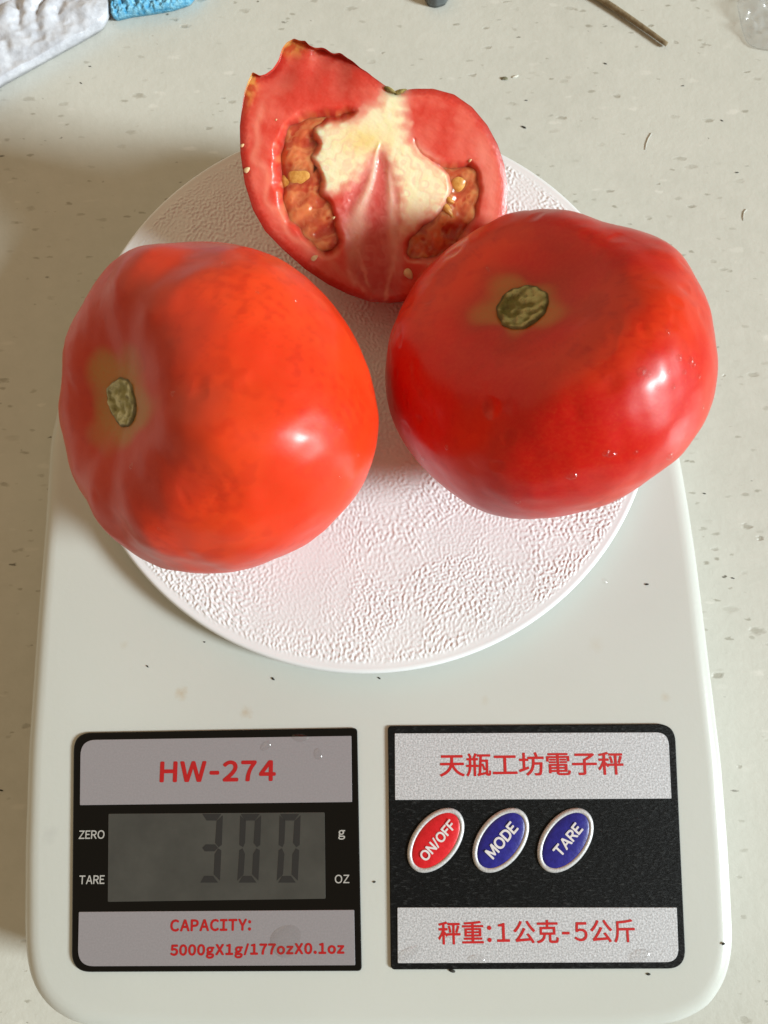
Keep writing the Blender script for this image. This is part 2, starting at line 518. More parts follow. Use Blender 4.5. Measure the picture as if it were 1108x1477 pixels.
rr = np.hypot(DX, DY)
edge = 1 - sstep(PLAT_R - 0.0032, PLAT_R - 0.0018, rr)
DZ = PLAT_TOP - 0.00022 + (0.00021 * hg * amp + 0.000010 * fine) * edge
top = np.c_[DX, DY, DZ]
F = grid_faces(N, N, wrap=False)[:, ::-1]
idx = np.arange(N * N).reshape(N, N)
loop = np.concatenate([idx[0, :-1], idx[:-1, -1], idx[-1, :0:-1], idx[:0:-1, 0]])
th = np.arctan2(DY[loop], DX[loop])
extra = []; Fx = []
prev = loop
base = len(top)
for k, (r, z) in enumerate(((PLAT_R - 0.0007, PLAT_TOP - 0.00012), (PLAT_R - 0.0002, PLAT_TOP - 0.0005), (PLAT_R, PLAT_TOP - 0.0012),
                            (PLAT_R - 0.0001, PLAT_TOP - 0.0032), (PLAT_R - 0.0005, PLAT_TOP - 0.0036), (PLAT_R - 0.004, PLAT_TOP - 0.0037), (0.020, PLAT_TOP - 0.0037))):
    ring = np.c_[r * np.cos(th), r * np.sin(th), np.full(len(th), z)]
    cur = base + np.arange(len(th)); base += len(th)
    extra.append(ring)
    Fx.append(np.stack([prev, np.roll(prev, -1), np.roll(cur, -1), cur], -1))
    prev = cur
Vp = np.vstack([top] + extra)
Fp = np.vstack([F] + Fx)
build('platform', Vp, Fp, M_plat, scale_root)
a = np.linspace(0, 2 * math.pi, 48, endpoint=False)
loft('platform_post', [np.c_[r * np.cos(a), r * np.sin(a), np.full(48, z)] for z, r in ((BODY_TOP - 0.0005, 0.024), (PLAT_TOP - 0.0030, 0.022))], M_body, scale_root)

# the two panels
M_black = plain('black_gloss_film', (0.005, 0.0045, 0.004), 0.2, 0.22)
M_blackg = mat_black_grain()
M_silvL = mat_silver('silver_print_smooth', (0.35, 0.33, 0.36), 0.36, 0.05)
M_silvR = mat_silver('silver_print_grained', (0.60, 0.61, 0.65), 0.5, 0.24)
M_red = plain('red_ink', tuple(srgb(196, 24, 26)), 0.5)
M_redL = plain('dark_red_ink', tuple(srgb(178, 26, 30)), 0.4)
M_greyink = plain('grey_ink', tuple(srgb(178, 176, 172)), 0.5)
M_white = plain('white_ink', tuple(srgb(228, 224, 226)), 0.5)

def rounded(quad, radii, n=10):
    """2-D quad TL,TR,BR,BL -> ccw outline with a radius at each corner."""
    Q = [np.array(q) for q in quad]
    order = [3, 2, 1, 0]
    out = []
    for j, i in enumerate(order):
        p = Q[i]; a_ = Q[order[j - 1]]; b_ = Q[order[(j + 1) % 4]]
        r = radii[i]
        da = (a_ - p) / np.linalg.norm(a_ - p); db = (b_ - p) / np.linalg.norm(b_ - p)
        for t in np.linspace(0, 1, n):
            out.append(p + da * r * (1 - t) ** 2 + db * r * t ** 2)
    return np.array(out)

def plate(name, outline, z0, z1, mat, parent, bev=0.0002):
    n = len(outline)
    R = [np.c_[outline, np.full(n, z0)], np.c_[outline, np.full(n, z1 - bev)], np.c_[inset(outline, bev), np.full(n, z1)]]
    return loft(name, R, mat, parent, smooth=False)

def quad(pts): return [LOC(*p) for p in pts]
ZP = BODY_TOP + 0.0006
left_panel = plate('display_panel', rounded(quad([(107.5, 1057), (515.5, 1050), (522, 1399.5), (104.5, 1401)]), (0.0042, 0.001, 0.001, 0.0042)), BODY_TOP - 0.001, ZP, M_black, scale_root)
right_panel = plate('button_panel', rounded(quad([(559.5, 1047), (972.5, 1044), (988.5, 1396), (563.8, 1397.4)]), (0.001, 0.0042, 0.0042, 0.001)), BODY_TOP - 0.001, ZP, M_blackg, scale_root)
ZS = ZP + 0.00012
def strip(parent, pts, radii, mat): return plate('silver_strip', rounded(quad(pts), radii), ZP - 0.0003, ZS, mat, parent, 0.00003)
strip(left_panel, [(118, 1067), (507, 1061), (508, 1156), (117, 1160.5)], (0.0036, 2e-4, 2e-4, 2e-4), M_silvL)
strip(left_panel, [(115.5, 1314), (511, 1311), (512.5, 1390.5), (114, 1392)], (2e-4, 2e-4, 2e-4, 0.0036), M_silvL)
strip(right_panel, [(569.5, 1057.5), (962.5, 1056), (967, 1151), (570, 1153)], (2e-4, 0.0030, 2e-4, 2e-4), M_silvR)
strip(right_panel, [(573.4, 1307.7), (974.6, 1307.7), (977.6, 1386), (573.8, 1387.5)], (2e-4, 2e-4, 0.0030, 2e-4), M_silvR)

# lcd
M_lcd = mat_noise('lcd_glass', (0.052, 0.052, 0.048), (0.068, 0.067, 0.061), 120.0, 0.20)
lcd = plate('lcd_screen', rounded(quad([(158, 1173), (468.6, 1170.8), (470, 1295), (157, 1299.5)]), (3e-4,) * 4), ZP - 0.0003, ZP + 0.0001, M_lcd, scale_root, 0.00003)
M_seg = plain('lcd_segment', (0.026, 0.026, 0.027), 0.25)
M_segf = plain('lcd_segment_faint', (0.044, 0.044, 0.042), 0.25)
def zoomp(u, v): return (140 + u / 2.916, 1160 + v / 2.916)
def segment(pts, mat):
    Q = np.array([LOC(*zoomp(*p)) for p in pts])
    c = Q.mean(0)
    if np.cross(Q[1] - Q[0], Q[2] - Q[1]) < 0: Q = Q[::-1]
    n = len(Q)
    return np.c_[Q, np.full(n, ZP + 0.00013)]
def digit(cxx, segs):
    V, Fc = [], []
    for s in segs:
        ox = cxx
        shapes = {
            'a': [(ox - 38, 38), (ox + 42, 38), (ox + 22, 66), (ox - 20, 66)],
            'b': [(ox + 48, 44), (ox + 44, 168), (ox + 30, 178), (ox + 16, 160), (ox + 22, 68)],
            'c': [(ox + 42, 190), (ox + 36, 318), (ox + 10, 292), (ox + 14, 206), (ox + 28, 182)],
            'd': [(ox - 46, 326), (ox + 28, 326), (ox + 8, 298), (ox - 30, 298)],
            'e': [(ox - 44, 190), (ox - 30, 182), (ox - 20, 206), (ox - 26, 292), (ox - 52, 318)],
            'f': [(ox - 40, 44), (ox - 16, 68), (ox - 20, 160), (ox - 28, 178), (ox - 44, 168)],
            'g': [(ox - 38, 180), (ox - 24, 166), (ox + 16, 166), (ox + 28, 180), (ox + 14, 195), (ox - 28, 195)]}
        Q = segment(shapes[s], None)
        b0 = sum(len(x) for x in V)
        V.append(Q); Fc.append(tuple(range(b0, b0 + len(Q))))
    return build('digit', np.vstack(V), Fc, M_seg, lcd, smooth=False)
digit(484, 'abgcd'); digit(645, 'abcdef'); digit(810, 'abcdef')

# buttons
M_btnred = mat_noise('red_button', tuple(srgb(205, 22, 34)), tuple(srgb(222, 34, 44)), 900, 0.36, 0.25, 0.0003)
M_btnblue = mat_noise('blue_button', tuple(srgb(30, 28, 120)), tuple(srgb(40, 38, 140)), 900, 0.36, 0.25, 0.0003)
M_rim = mat_silver('silver_button_rim', (0.62, 0.62, 0.64), 0.42, 0.18)
def button(cpx, cpy, mat):
    c = LOC(cpx, cpy, ZP)
    aa = np.linspace(0, 2 * math.pi, 72, endpoint=False); th_ = math.radians(48.5)
    def ell(a_, b_, z):
        x = a_ * np.cos(aa); y = b_ * np.sin(aa)
        return np.c_[c[0] + x * math.cos(th_) - y * math.sin(th_), c[1] + x * math.sin(th_) + y * math.cos(th_), np.full(72, z)]
    A_, B_ = 0.0083, 0.0052
    R = []
    for k in range(9):
        t = k / 8
        s = math.cos(t * math.pi / 2 * 0.97)
        R.append(ell((A_ - 0.0010) * s, (B_ - 0.0010) * s, ZP + 0.0003 + 0.00055 * math.sin(t * math.pi / 2)))
    R.insert(0, ell(A_ - 0.0010, B_ - 0.0010, ZP - 0.0003))
    b_ = loft('button', R, mat, scale_root)
    rim = [ell(A_, B_, ZP - 0.0003), ell(A_, B_, ZP + 0.0002), ell(A_ - 0.0002, B_ - 0.0002, ZP + 0.00045), ell(A_ - 0.0006, B_ - 0.0006, ZP + 0.0006), ell(A_ - 0.0010, B_ - 0.0010, ZP + 0.00050), ell(A_ - 0.00115, B_ - 0.00115, ZP + 0.0002)]
    loft('rim', rim, M_rim, b_, cap1=False)
    return b_
buttons = [button(628.8, 1211.5, M_btnred), button(722.4, 1211.5, M_btnblue), button(815.6, 1211.5, M_btnblue)]
for b_, t in zip(buttons, ('oval red button lettered ON/OFF', 'oval blue button lettered MODE', 'oval blue button lettered TARE')): b_['label'] = t

# lettering
GLYPH = {}
def full(ch):
    """full-width form of an ASCII character: a plain grotesque letter from the CJK face."""
    return chr(ord(ch) + 0xFEE0) if 33 <= ord(ch) <= 126 else ch
LINES = ['HW-274', 'CAPACITY:', '5000gX1g/177ozX0.1oz', 'ZERO', 'TARE', 'g', 'OZ', '天瓶工坊電子秤', '秤重:1公克-5公斤', 'ON/OFF', 'MODE']
tmp = []
for ch in sorted(set(''.join(LINES))):
    cu = bpy.data.curves.new('glyph', 'FONT'); cu.body = full(ch); cu.size = 1.0; cu.resolution_u = 4
    o = bpy.data.objects.new('glyph', cu); COL.objects.link(o); tmp.append((ch, o))
bpy.context.view_layer.update()
dg = bpy.context.evaluated_depsgraph_get()
for ch, o in tmp:
    ev = o.evaluated_get(dg); me = ev.to_mesh()
    n = len(me.vertices); co = np.zeros(n * 3, np.float32); me.vertices.foreach_get('co', co)
    GLYPH[ch] = (co.reshape(-1, 3)[:, :2].astype(float), [tuple(p.vertices) for p in me.polygons])
    ev.to_mesh_clear()
for ch, o in tmp: bpy.data.objects.remove(o, do_unlink=True)
GLYPH['-'] = (np.array([(0, 0.27), (0.30, 0.27), (0.30, 0.35), (0, 0.35)]), [(0, 1, 2, 3)])
GLYPH['/'] = (np.array([(0, -0.03), (0.07, -0.03), (0.31, 0.76), (0.24, 0.76)]), [(0, 1, 2, 3)])

def lettering(body, box, z, mat, parent, bold=0.03, rot=None, gap=0.11, centre=None, size=None, stretch=1.0):
    V, Fc = [], []; x = 0.0
    for ch in body:
        P, F_ = GLYPH[ch]
        cjk = ord(ch) > 0x3000
        P = P.copy()
        if cjk: adv = 1.0; off = 0.0
        else:
            mn, mx = P[:, 0].min(), P[:, 0].max(); off = gap / 2 - mn; adv = mx - mn + gap
            if ch in ':.-1': off += 0.03; adv += 0.06
        P[:, 0] += x + off
        x += adv
        V.append(P); Fc.append(F_)
    rings = [(0, 0)] + ([(bold * math.cos(a_), bold * math.sin(a_)) for a_ in np.linspace(0, 2 * math.pi, 8, endpoint=False)] if bold else [])
    allv, allf, zz_ = [], [], []; n0 = 0
    for k, (dx, dy) in enumerate(rings):
        for P, F_ in zip(V, Fc):
            allv.append(P + [dx, dy]); zz_ += [k * 0.000004] * len(P)
            allf += [tuple(i + n0 for i in f) for f in F_]; n0 += len(P)
    P = np.vstack(allv); mn, mx = P.min(0), P.max(0)
    if box is not None:
        x0, y0, x1, y1 = box
        bl, br, tl, tr = LOC(x0, y1, z), LOC(x1, y1, z), LOC(x0, y0, z), LOC(x1, y0, z)
        w = (np.linalg.norm(br - bl) + np.linalg.norm(tr - tl)) / 2; h = (np.linalg.norm(tl - bl) + np.linalg.norm(tr - br)) / 2
        P2 = (bl + br + tl + tr) / 4 + ((P - mn) / (mx - mn) - 0.5) * np.array([w, h])
    else:
        R0 = (P - (mn + mx) / 2) * (size / (mx - mn)[0]) * np.array([1, stretch])
        P2 = np.c_[centre[0] + R0[:, 0] * math.cos(rot) - R0[:, 1] * math.sin(rot), centre[1] + R0[:, 0] * math.sin(rot) + R0[:, 1] * math.cos(rot)]
    return build('lettering', np.c_[P2, z + 0.00003 + np.array(zz_)], allf, mat, parent, smooth=False)
lettering('HW-274', (231, 1097, 398, 1127.5), ZS, M_redL, left_panel, 0.034, gap=0.17)
lettering('CAPACITY:', (246, 1325.5, 362.5, 1343.2), ZS, M_redL, left_panel, 0.040, gap=0.15)
lettering('5000gX1g/177ozX0.1oz', (246, 1360.5, 497, 1382), ZS, M_redL, left_panel, 0.046, gap=0.17)
lettering('ZERO', (114, 1197.5, 151, 1210), ZP, M_greyink, left_panel, 0.016)
lettering('TARE', (114.5, 1262.5, 151, 1275), ZP, M_greyink, left_panel, 0.016)
lettering('g', (488, 1197, 498, 1211), ZP, M_greyink, left_panel, 0.02)
lettering('OZ', (483, 1261.5, 504, 1274), ZP, M_greyink, left_panel, 0.012)
lettering('天瓶工坊電子秤', (634, 1085, 899.5, 1119), ZS, M_red, right_panel, 0.015)
lettering('秤重:1公克-5公斤', (632, 1327, 916, 1361), ZS, M_red, right_panel, 0.015, gap=0.20)
for b_, t, (bx, by), ln in zip(buttons, ('ON/OFF', 'MODE', 'TARE'), ((631, 1211), (723, 1210.5), (818, 1210)), (0.0108, 0.0092, 0.0084)):
    lettering(t, None, ZP + 0.00088, M_white, b_, 0.034, rot=math.radians(47), centre=LOC(bx, by, ZP), size=ln, stretch=1.05)

# ------------------------------------------------------------------ whole tomatoes
def cam_frame(c):
    w = CAM - c; w /= np.linalg.norm(w)
    r = np.cross(UPV, w); r /= np.linalg.norm(r)
    return r, np.cross(w, r), w

def base_tomato(nphi, nth, sp):
    """unit-radius oblate tomato about +z, stem at +z."""
    phi = np.linspace(0, math.pi, nphi); th_ = np.linspace(0, 2 * math.pi, nth, endpoint=False)
    PH_, TH = np.meshgrid(phi, th_, indexing='ij')
    lob = sum(a_ * np.cos(k * TH + p_) for k, a_, p_ in sp['lobes'])
    s = np.sin(PH_)
    lat = np.abs(s) ** 0.88 * (1 + lob * s ** 1.5)
    ax = sp['h'] * np.sign(np.cos(PH_)) * np.abs(np.cos(PH_)) ** 0.95
    dep = np.exp(-(PH_ / sp['dw']) ** 2)
    rib = sum(a_ * np.cos(k * TH + p_) for k, a_, p_ in sp['ribs'])
    ax = ax - sp['d'] * dep + rib * np.exp(-((PH_ - sp['rp']) / 0.38) ** 2)
    ax = ax + 0.05 * np.exp(-((math.pi - PH_) / 0.3) ** 2)
    V = np.stack([lat * np.cos(TH), lat * np.sin(TH), ax], -1).reshape(-1, 3)
    return V, PH_.ravel(), TH.ravel()

def fit_tomato(sp, nphi, nth, t, outline):
    cpx = outline.mean(0)
    d = ray(*cpx)
    C = CAM + d * t
    r, u, w = cam_frame(C)
    V, PH_, TH = base_tomato(nphi, nth, sp)
    z = sp['axis'][0] * r + sp['axis'][1] * u + sp['axis'][2] * w; z /= np.linalg.norm(z)
    x = np.cross(u, z); x /= np.linalg.norm(x); y = np.cross(z, x)
    Rm = np.stack([x, y, z])
    tgt = outline - cpx
    tang = np.arctan2(-tgt[:, 1], tgt[:, 0]); trad = np.hypot(*tgt.T)
    o_ = np.argsort(tang)
    size = trad.mean() / FPX * (d @ FWD) * t
    P = (V * size) @ Rm
    P -= (P.max(0) + P.min(0)) / 2 * 0
    nb = 120
    for it in range(7):
        q, dep = project(C + P)
        q = q - cpx
        an = np.arctan2(-q[:, 1], q[:, 0]); ra = np.hypot(*q.T)
        if it < 2:                                    # recentre first
            mid = (q.max(0) + q.min(0)) / 2; tm = (tgt.max(0) + tgt.min(0)) / 2
            dd = (tm - mid) / FPX * (d @ FWD) * t
            P = P + r * dd[0] - u * dd[1]
            continue
        bi = ((an + math.pi) / (2 * math.pi) * nb).astype(int) % nb
        mxr = np.zeros(nb); np.maximum.at(mxr, bi, ra)
        bc = (np.arange(nb) + 0.5) / nb * 2 * math.pi - math.pi
        tr = np.interp(bc, tang[o_], trad[o_], period=2 * math.pi)
        ratio = tr / np.maximum(mxr, 1)
        fk = np.fft.fft(ratio); kk = np.abs(np.fft.fftfreq(nb, 1.0 / nb))
        ratio = np.real(np.fft.ifft(fk * np.exp(-(kk / 9.0) ** 2)))
        rt = np.interp(an, bc, ratio, period=2 * math.pi)
        wgt = sstep(0.15, 0.75, ra / np.interp(an, bc, mxr, period=2 * math.pi))
        g_ = ratio.mean()
        sc = g_ + (rt - g_) * wgt
        pw = P @ w
        lat = P - pw[:, None] * w
        P = lat * sc[:, None] + (pw * g_)[:, None] * w
    return C, P, PH_, TH, z

def solve_tomato(sp, outline):
    lo_, hi = 0.08, 0.22
    for _ in range(22):
        t = (lo_ + hi) / 2
        C, P, *_r = fit_tomato(sp, 60, 90, t, outline)
        if (C + P)[:, 2].min() > PLAT_TOP - 0.0002: lo_ = t
        else: hi = t
    return t

def make_tomato(name, label, sp, outline, mat, scar_mat, seed):
    outline = resample(np.array(outline, float), 240, 6.0)
    t = solve_tomato(sp, outline)
    C, P, PH_, TH, z = fit_tomato(sp, 340, 460, t, outline)
    zmin = (C + P)[:, 2].min()
    W = C + P
    size = np.linalg.norm(P, axis=1).mean()
    n_ = P / np.linalg.norm(P, axis=1)[:, None]
    fade = sstep(0.15, 0.5, PH_)
    W += n_ * (fade * (0.00012 * waves(0.013, seed=seed)(P) + 0.00003 * waves(0.005, seed=seed + 1)(P)))[:, None]
    # creases and dents of the shoulder
    W += n_ * (-0.0006 * sp.get('crinkle', 0) * np.exp(-((PH_ - 0.75) / 0.35) ** 2) * np.maximum(0, waves(0.0055, seed=seed + 2)(P) - 0.7) * np.maximum(0, waves(0.02, seed=seed + 7)(P) + 0.3))[:, None]
    W = W - z * (0.0011 * (1 - sstep(0.55 * sp['scar'], 0.98 * sp['scar'], PH_)))[:, None]
    col = sp['colour'](PH_, TH, P, W)
    root = empty(name, (C[0], C[1], PLAT_TOP))
    tag(root, label, 'tomato')
    base_ = np.array([C[0], C[1], PLAT_TOP])
    sk = build('skin', W - base_, grid_faces(340, 460), mat, root, colour=col)
    # corky scar in the hollow where the stem was
    scar_phi = sp['scar']
    ring = np.array([W[np.argmin(np.abs(PH_ - scar_phi) * 10 + np.abs(((TH - a_ + math.pi) % (2 * math.pi)) - math.pi))] for a_ in np.linspace(0, 2 * math.pi, 64, endpoint=False)])
    cc = ring.mean(0)
    aj = np.linspace(0, 2 * math.pi, 64, endpoint=False)
    jag = 1 + 0.035 * np.cos(3 * aj + seed) + 0.025 * np.cos(7 * aj + 2 * seed) + 0.02 * np.cos(13 * aj + seed)
    ring = cc + (ring - cc) * jag[:, None]
    nr = 22
    V = []; cl = []
    fr = np.random.default_rng(seed)
    wv = waves(0.0017, 40, seed=seed + 3); wv2 = waves(0.008, 20, seed=seed + 4)
    for i in range(nr):
        s = 1 - i / (nr - 0.9)
        Q = cc + (ring - cc) * (s * (1 + 0.05 * np.sin(np.arange(64) * 0.59) * s))[..., None] if np.ndim(s) else cc + (ring - cc) * s
        a1 = wv(Q); a2 = wv2(Q)
        h = 0.00035 * math.exp(-((s - 0.80) / 0.12) ** 2) + (0.00010 * a1 + 0.00008 * a2) * (1 if s < 0.93 else 0.15) - 0.0003 * (1 - s) + 0.0001 - (0.0009 if s > 0.97 else 0)
        V.append(Q + z * np.asarray(h)[..., None])
        c0 = mix(np.tile(sp['scar_col'][0], (64, 1)), np.tile(sp['scar_col'][1], (64, 1)), sstep(-0.9, 1.0, a1 * 0.7 + a2 * 0.7))
        if s > 0.86: c0 = mix(c0, np.tile(srgb(86, 72, 36), (64, 1)), 0.75)
        cl.append(c0)
    build('stem_scar', np.vstack(V) - base_, grid_faces(nr, 64), scar_mat, root, colour=np.vstack(cl))
    return root, W, PH_, TH, C

M_tomL = mat_tomato('tomato_skin_orange', 0.27)
M_tomR = mat_tomato('tomato_skin_deep', 0.22)
def mat_scar():
    m, nt, b = new_mat('corky_scar'); L = nt.links
    at = node(nt, 'ShaderNodeVertexColor', layer_name='albedo')
    b.inputs['Roughness'].default_value = 0.6
    v = mapped(nt); n3 = node(nt, 'ShaderNodeTexNoise', Scale=650.0, Detail=5.0, Roughness=0.7); L.new(v, n3.inputs['Vector'])
    L.new(mixc(nt, ramp(nt, n3.outputs['Fac'], [(0.36, 0.6), (0.52, 0.0)]), at.outputs['Color'], (0.10, 0.07, 0.02)), b.inputs['Base Color'])
    bump(nt, b, n3.outputs['Fac'], 0.8, 0.0008)
    return m
M_scar = mat_scar()

def col_left(PH_, TH, P, W):
    n1 = waves(0.03, seed=41)(P); n2 = waves(0.009, seed=42)(P); n3 = waves(0.0025, 40, seed=43)(P)
    c = mix(np.tile([0.74, 0.036, 0.006], (len(P), 1)), np.tile([0.78, 0.052, 0.009], (len(P), 1)), sstep(-0.9, 1.2, n1 + 0.35 * n2))
    fk = np.sin(TH * 140 + 2.2 * n2 + 1.3 * n3) * np.sin(PH_ * 46 + 2.5 * n2 + TH * 7) + 0.6 * n3
    c = mix(c, np.array([0.58, 0.018, 0.005]), 0.35 * sstep(0.3, 1.6, n2 + 0.5 * n3))
    c = mix(c, np.array([0.50, 0.012, 0.004]), 0.24 * sstep(0.1, 1.2, fk) * sstep(-0.8, 0.9, waves(0.022, seed=47)(P)))
    c = mix(c, np.array([0.48, 0.040, 0.020]), 0.6 * (1 - sstep(0.45, 1.0, PH_ + 0.05 * n2)))
    star = 0.165 + 0.022 * np.cos(5 * TH + 0.8) + 0.03 * np.cos(3 * TH) + 0.02 * n2
    halo = 1 - sstep(star * 0.75, star * 1.8, PH_)
    return mix(c, np.array([0.46, 0.25, 0.065]), 0.8 * halo)
def col_right(PH_, TH, P, W):
    n1 = waves(0.034, seed=51)(P); n2 = waves(0.010, seed=52)(P); n3 = waves(0.0025, 40, seed=53)(P)
    c = mix(np.tile([0.58, 0.003, 0.001], (len(P), 1)), np.tile([0.66, 0.028, 0.005], (len(P), 1)), sstep(-0.8, 1.3, n1 + 0.3 * n2))
    fk = np.sin(TH * 95 + 2.2 * n2 + 1.3 * n3) * np.sin(PH_ * 34 + 2.5 * n2 + TH * 7) + 0.6 * n3
    c = mix(c, np.array([0.50, 0.005, 0.002]), 0.35 * sstep(0.3, 1.6, n2 + 0.5 * n3))
    c = mix(c, np.array([0.46, 0.004, 0.002]), 0.30 * sstep(0.2, 1.3, fk) * sstep(-0.6, 0.9, waves(0.022, seed=57)(P)))
    star = 0.155 + 0.025 * np.cos(5 * TH + 2.0) + 0.03 * np.cos(2 * TH) + 0.02 * n2
    c = mix(c, np.array([0.36, 0.030, 0.010]), 0.5 * (1 - sstep(star, star * 2.6, PH_)))
    halo = 1 - sstep(star * 0.75, star * 1.5, PH_)
    return mix(c, np.array([0.46, 0.24, 0.05]), 0.6 * halo)

zl = lambda q: [(60 + u / 2.1726, 320 + v / 2.1726) for u, v in q]
zr = lambda q: [(530 + u / 2.0906, 280 + v / 2.0906) for u, v in q]
OUT_L = zl([(330, 65), (440, 60), (570, 62), (680, 85), (760, 125), (840, 180), (920, 265), (985, 360), (1030, 470), (1052, 570), (1058, 620), (1045, 730),
            (1005, 830), (930, 930), (830, 1010), (730, 1060), (640, 1090), (520, 1102), (400, 1090), (310, 1060), (230, 1000), (180, 940), (120, 850), (75, 740),
            (60, 640), (55, 540), (52, 460), (75, 380), (105, 290), (150, 210), (200, 140), (260, 95)])
OUT_R = zr([(470, 48), (540, 42), (610, 46), (700, 75), (760, 95), (830, 108), (900, 140), (960, 200), (1010, 280), (1040, 370), (1055, 460), (1055, 540),
            (1040, 630), (1000, 720), (940, 800), (860, 860), (780, 910), (680, 950), (560, 975), (460, 982), (380, 970), (310, 940), (220, 880), (140, 800),
            (90, 720), (55, 620), (50, 530), (60, 450), (90, 360), (140, 270), (200, 200), (270, 140), (350, 90), (410, 62)])
SP_L = dict(h=0.80, d=0.20, dw=0.42, rp=0.85, scar=0.105, axis=(-0.80, 0.07, 0.59), crinkle=0.10,
            lobes=[(2, 0.02, 0.3), (3, 0.02, 1.0), (5, 0.018, 2.0), (7, 0.012, 0.4)], ribs=[(5, 0.011, 0.5), (7, 0.014, 1.4), (11, 0.013, 2.2)], colour=col_left, scar_col=(srgb(158, 152, 98), srgb(220, 218, 176)))
SP_R = dict(h=0.80, d=0.26, dw=0.48, rp=0.85, scar=0.125, axis=(-0.20, 0.60, 0.775), crinkle=0.3,
            lobes=[(2, 0.03, 0.9), (3, 0.02, 2.0), (4, 0.015, 0.2)], ribs=[(2, 0.035, 0.6), (3, 0.03, 2.4), (5, 0.012, 1.0)], colour=col_right, scar_col=(srgb(112, 108, 48), srgb(184, 186, 130)))
tomL, WL, phL, thL, CL_ = make_tomato('tomato', 'whole orange-red tomato lying on its side beside the display panel half of the scale', SP_L, OUT_L, M_tomL, M_scar, 60)
tomR, WR, phR, thR, CR_ = make_tomato('tomato', 'whole deep red wet tomato with sunken stem scar facing up', SP_R, OUT_R, M_tomR, M_scar, 80)

# ------------------------------------------------------------------ the cut half
def zc(u, v): return (300 + u / 2.3083, 30 + v / 2.3083)
FACE_OUT = [(625, 238), (655, 230), (690, 226), (750, 226), (820, 245), (880, 287), (930, 347), (965, 412), (988, 482), (998, 552), (994, 630), (975, 700), (935, 770), (875, 835),
            (800, 888), (700, 928), (610, 940), (540, 936), (470, 912), (400, 878), (325, 828), (250, 762), (190, 700), (150, 630), (122, 540), (108, 440), (106, 350),
            (114, 284), (122, 236), (136, 196), (148, 170), (172, 184), (192, 177), (215, 160), (236, 126), (246, 96), (264, 74), (286, 58), (304, 65), (324, 62), (340, 84), (354, 95), (378, 89), (440, 110), (500, 147), (550, 187), (592, 217)]
LOC_L = [(500, 300), (480, 285), (440, 292), (380, 287), (310, 303), (262, 338), (228, 400), (216, 470), (222, 560), (245, 640), (266, 672), (300, 705), (345, 765), (390, 795),
         (432, 786), (452, 740), (440, 670), (418, 610), (385, 562), (392, 530), (350, 455), (382, 410), (358, 372), (402, 342), (450, 338), (485, 322)]
LOC_R = [(688, 385), (692, 415), (715, 445), (765, 468), (830, 470), (880, 466), (905, 505), (912, 560), (900, 640), (868, 710), (835, 765), (760, 800), (690, 800), (655, 780),
         (655, 735), (690, 690), (740, 655), (785, 612), (803, 560), (795, 512), (755, 482), (705, 440)]
CORE = [(596, 246), (640, 240), (648, 330), (660, 400), (705, 447), (755, 484), (798, 512), (806, 560), (785, 615), (735, 655), (690, 690), (650, 700), (640, 600), (632, 520), (600, 450),
        (575, 420), (545, 445), (500, 500), (455, 545), (392, 566), (345, 452), (380, 410), (358, 370), (402, 340), (470, 335), (520, 315), (570, 285)]
WEDGE = [(572, 408), (600, 450), (632, 520), (645, 620), (655, 720), (655, 800), (640, 925), (540, 930), (470, 850), (452, 740), (425, 620), (470, 540), (530, 455)]
LOC_L = resample(np.array(LOC_L, float), 110, 9.0); LOC_R = resample(np.array(LOC_R, float), 110, 9.0)
def sdf(poly, Q):
    """signed distance, negative inside, in zoomed pixels."""
    P0 = np.array(poly, float); P1 = np.roll(P0, -1, 0)
    best = np.full(len(Q), 1e9); inside = np.zeros(len(Q), bool)
    for a_, b_ in zip(P0, P1):
        e = b_ - a_; wv = Q - a_
        t = np.clip((wv @ e) / (e @ e), 0, 1)
        dd = wv - t[:, None] * e
        best = np.minimum(best, np.hypot(dd[:, 0], dd[:, 1]))
        cnd = ((a_[1] > Q[:, 1]) != (b_[1] > Q[:, 1]))
        with np.errstate(divide='ignore', invalid='ignore'):
            xx = a_[0] + (Q[:, 1] - a_[1]) / (b_[1] - a_[1]) * e[0]
        inside ^= cnd & (Q[:, 0] < xx)
    return np.where(inside, -best, best)

TILT = math.radians(33)
HN = np.array([0.06, -math.sin(TILT), math.cos(TILT)]); HN /= np.linalg.norm(HN)
def face_pt(Q, O, h=0.0):
    """zoomed-pixel points (n,2) -> points on the cut plane through O, lifted by h along its normal."""
    u = 300 + Q[:, 0] / 2.3083; v = 30 + Q[:, 1] / 2.3083
    d = FWD + np.outer((u - CX) / FPX, RGT) + np.outer((CY - v) / FPX, UPV)
    s = ((O - CAM) @ HN) / (d @ HN)
    return CAM + d * s[:, None] + HN * np.asarray(h).reshape(-1, 1) if np.ndim(h) else CAM + d * s[:, None] + HN * h
CEN = np.array([545.0, 570.0])
OUTR = resample(np.array(FACE_OUT, float), 640, 3.2)
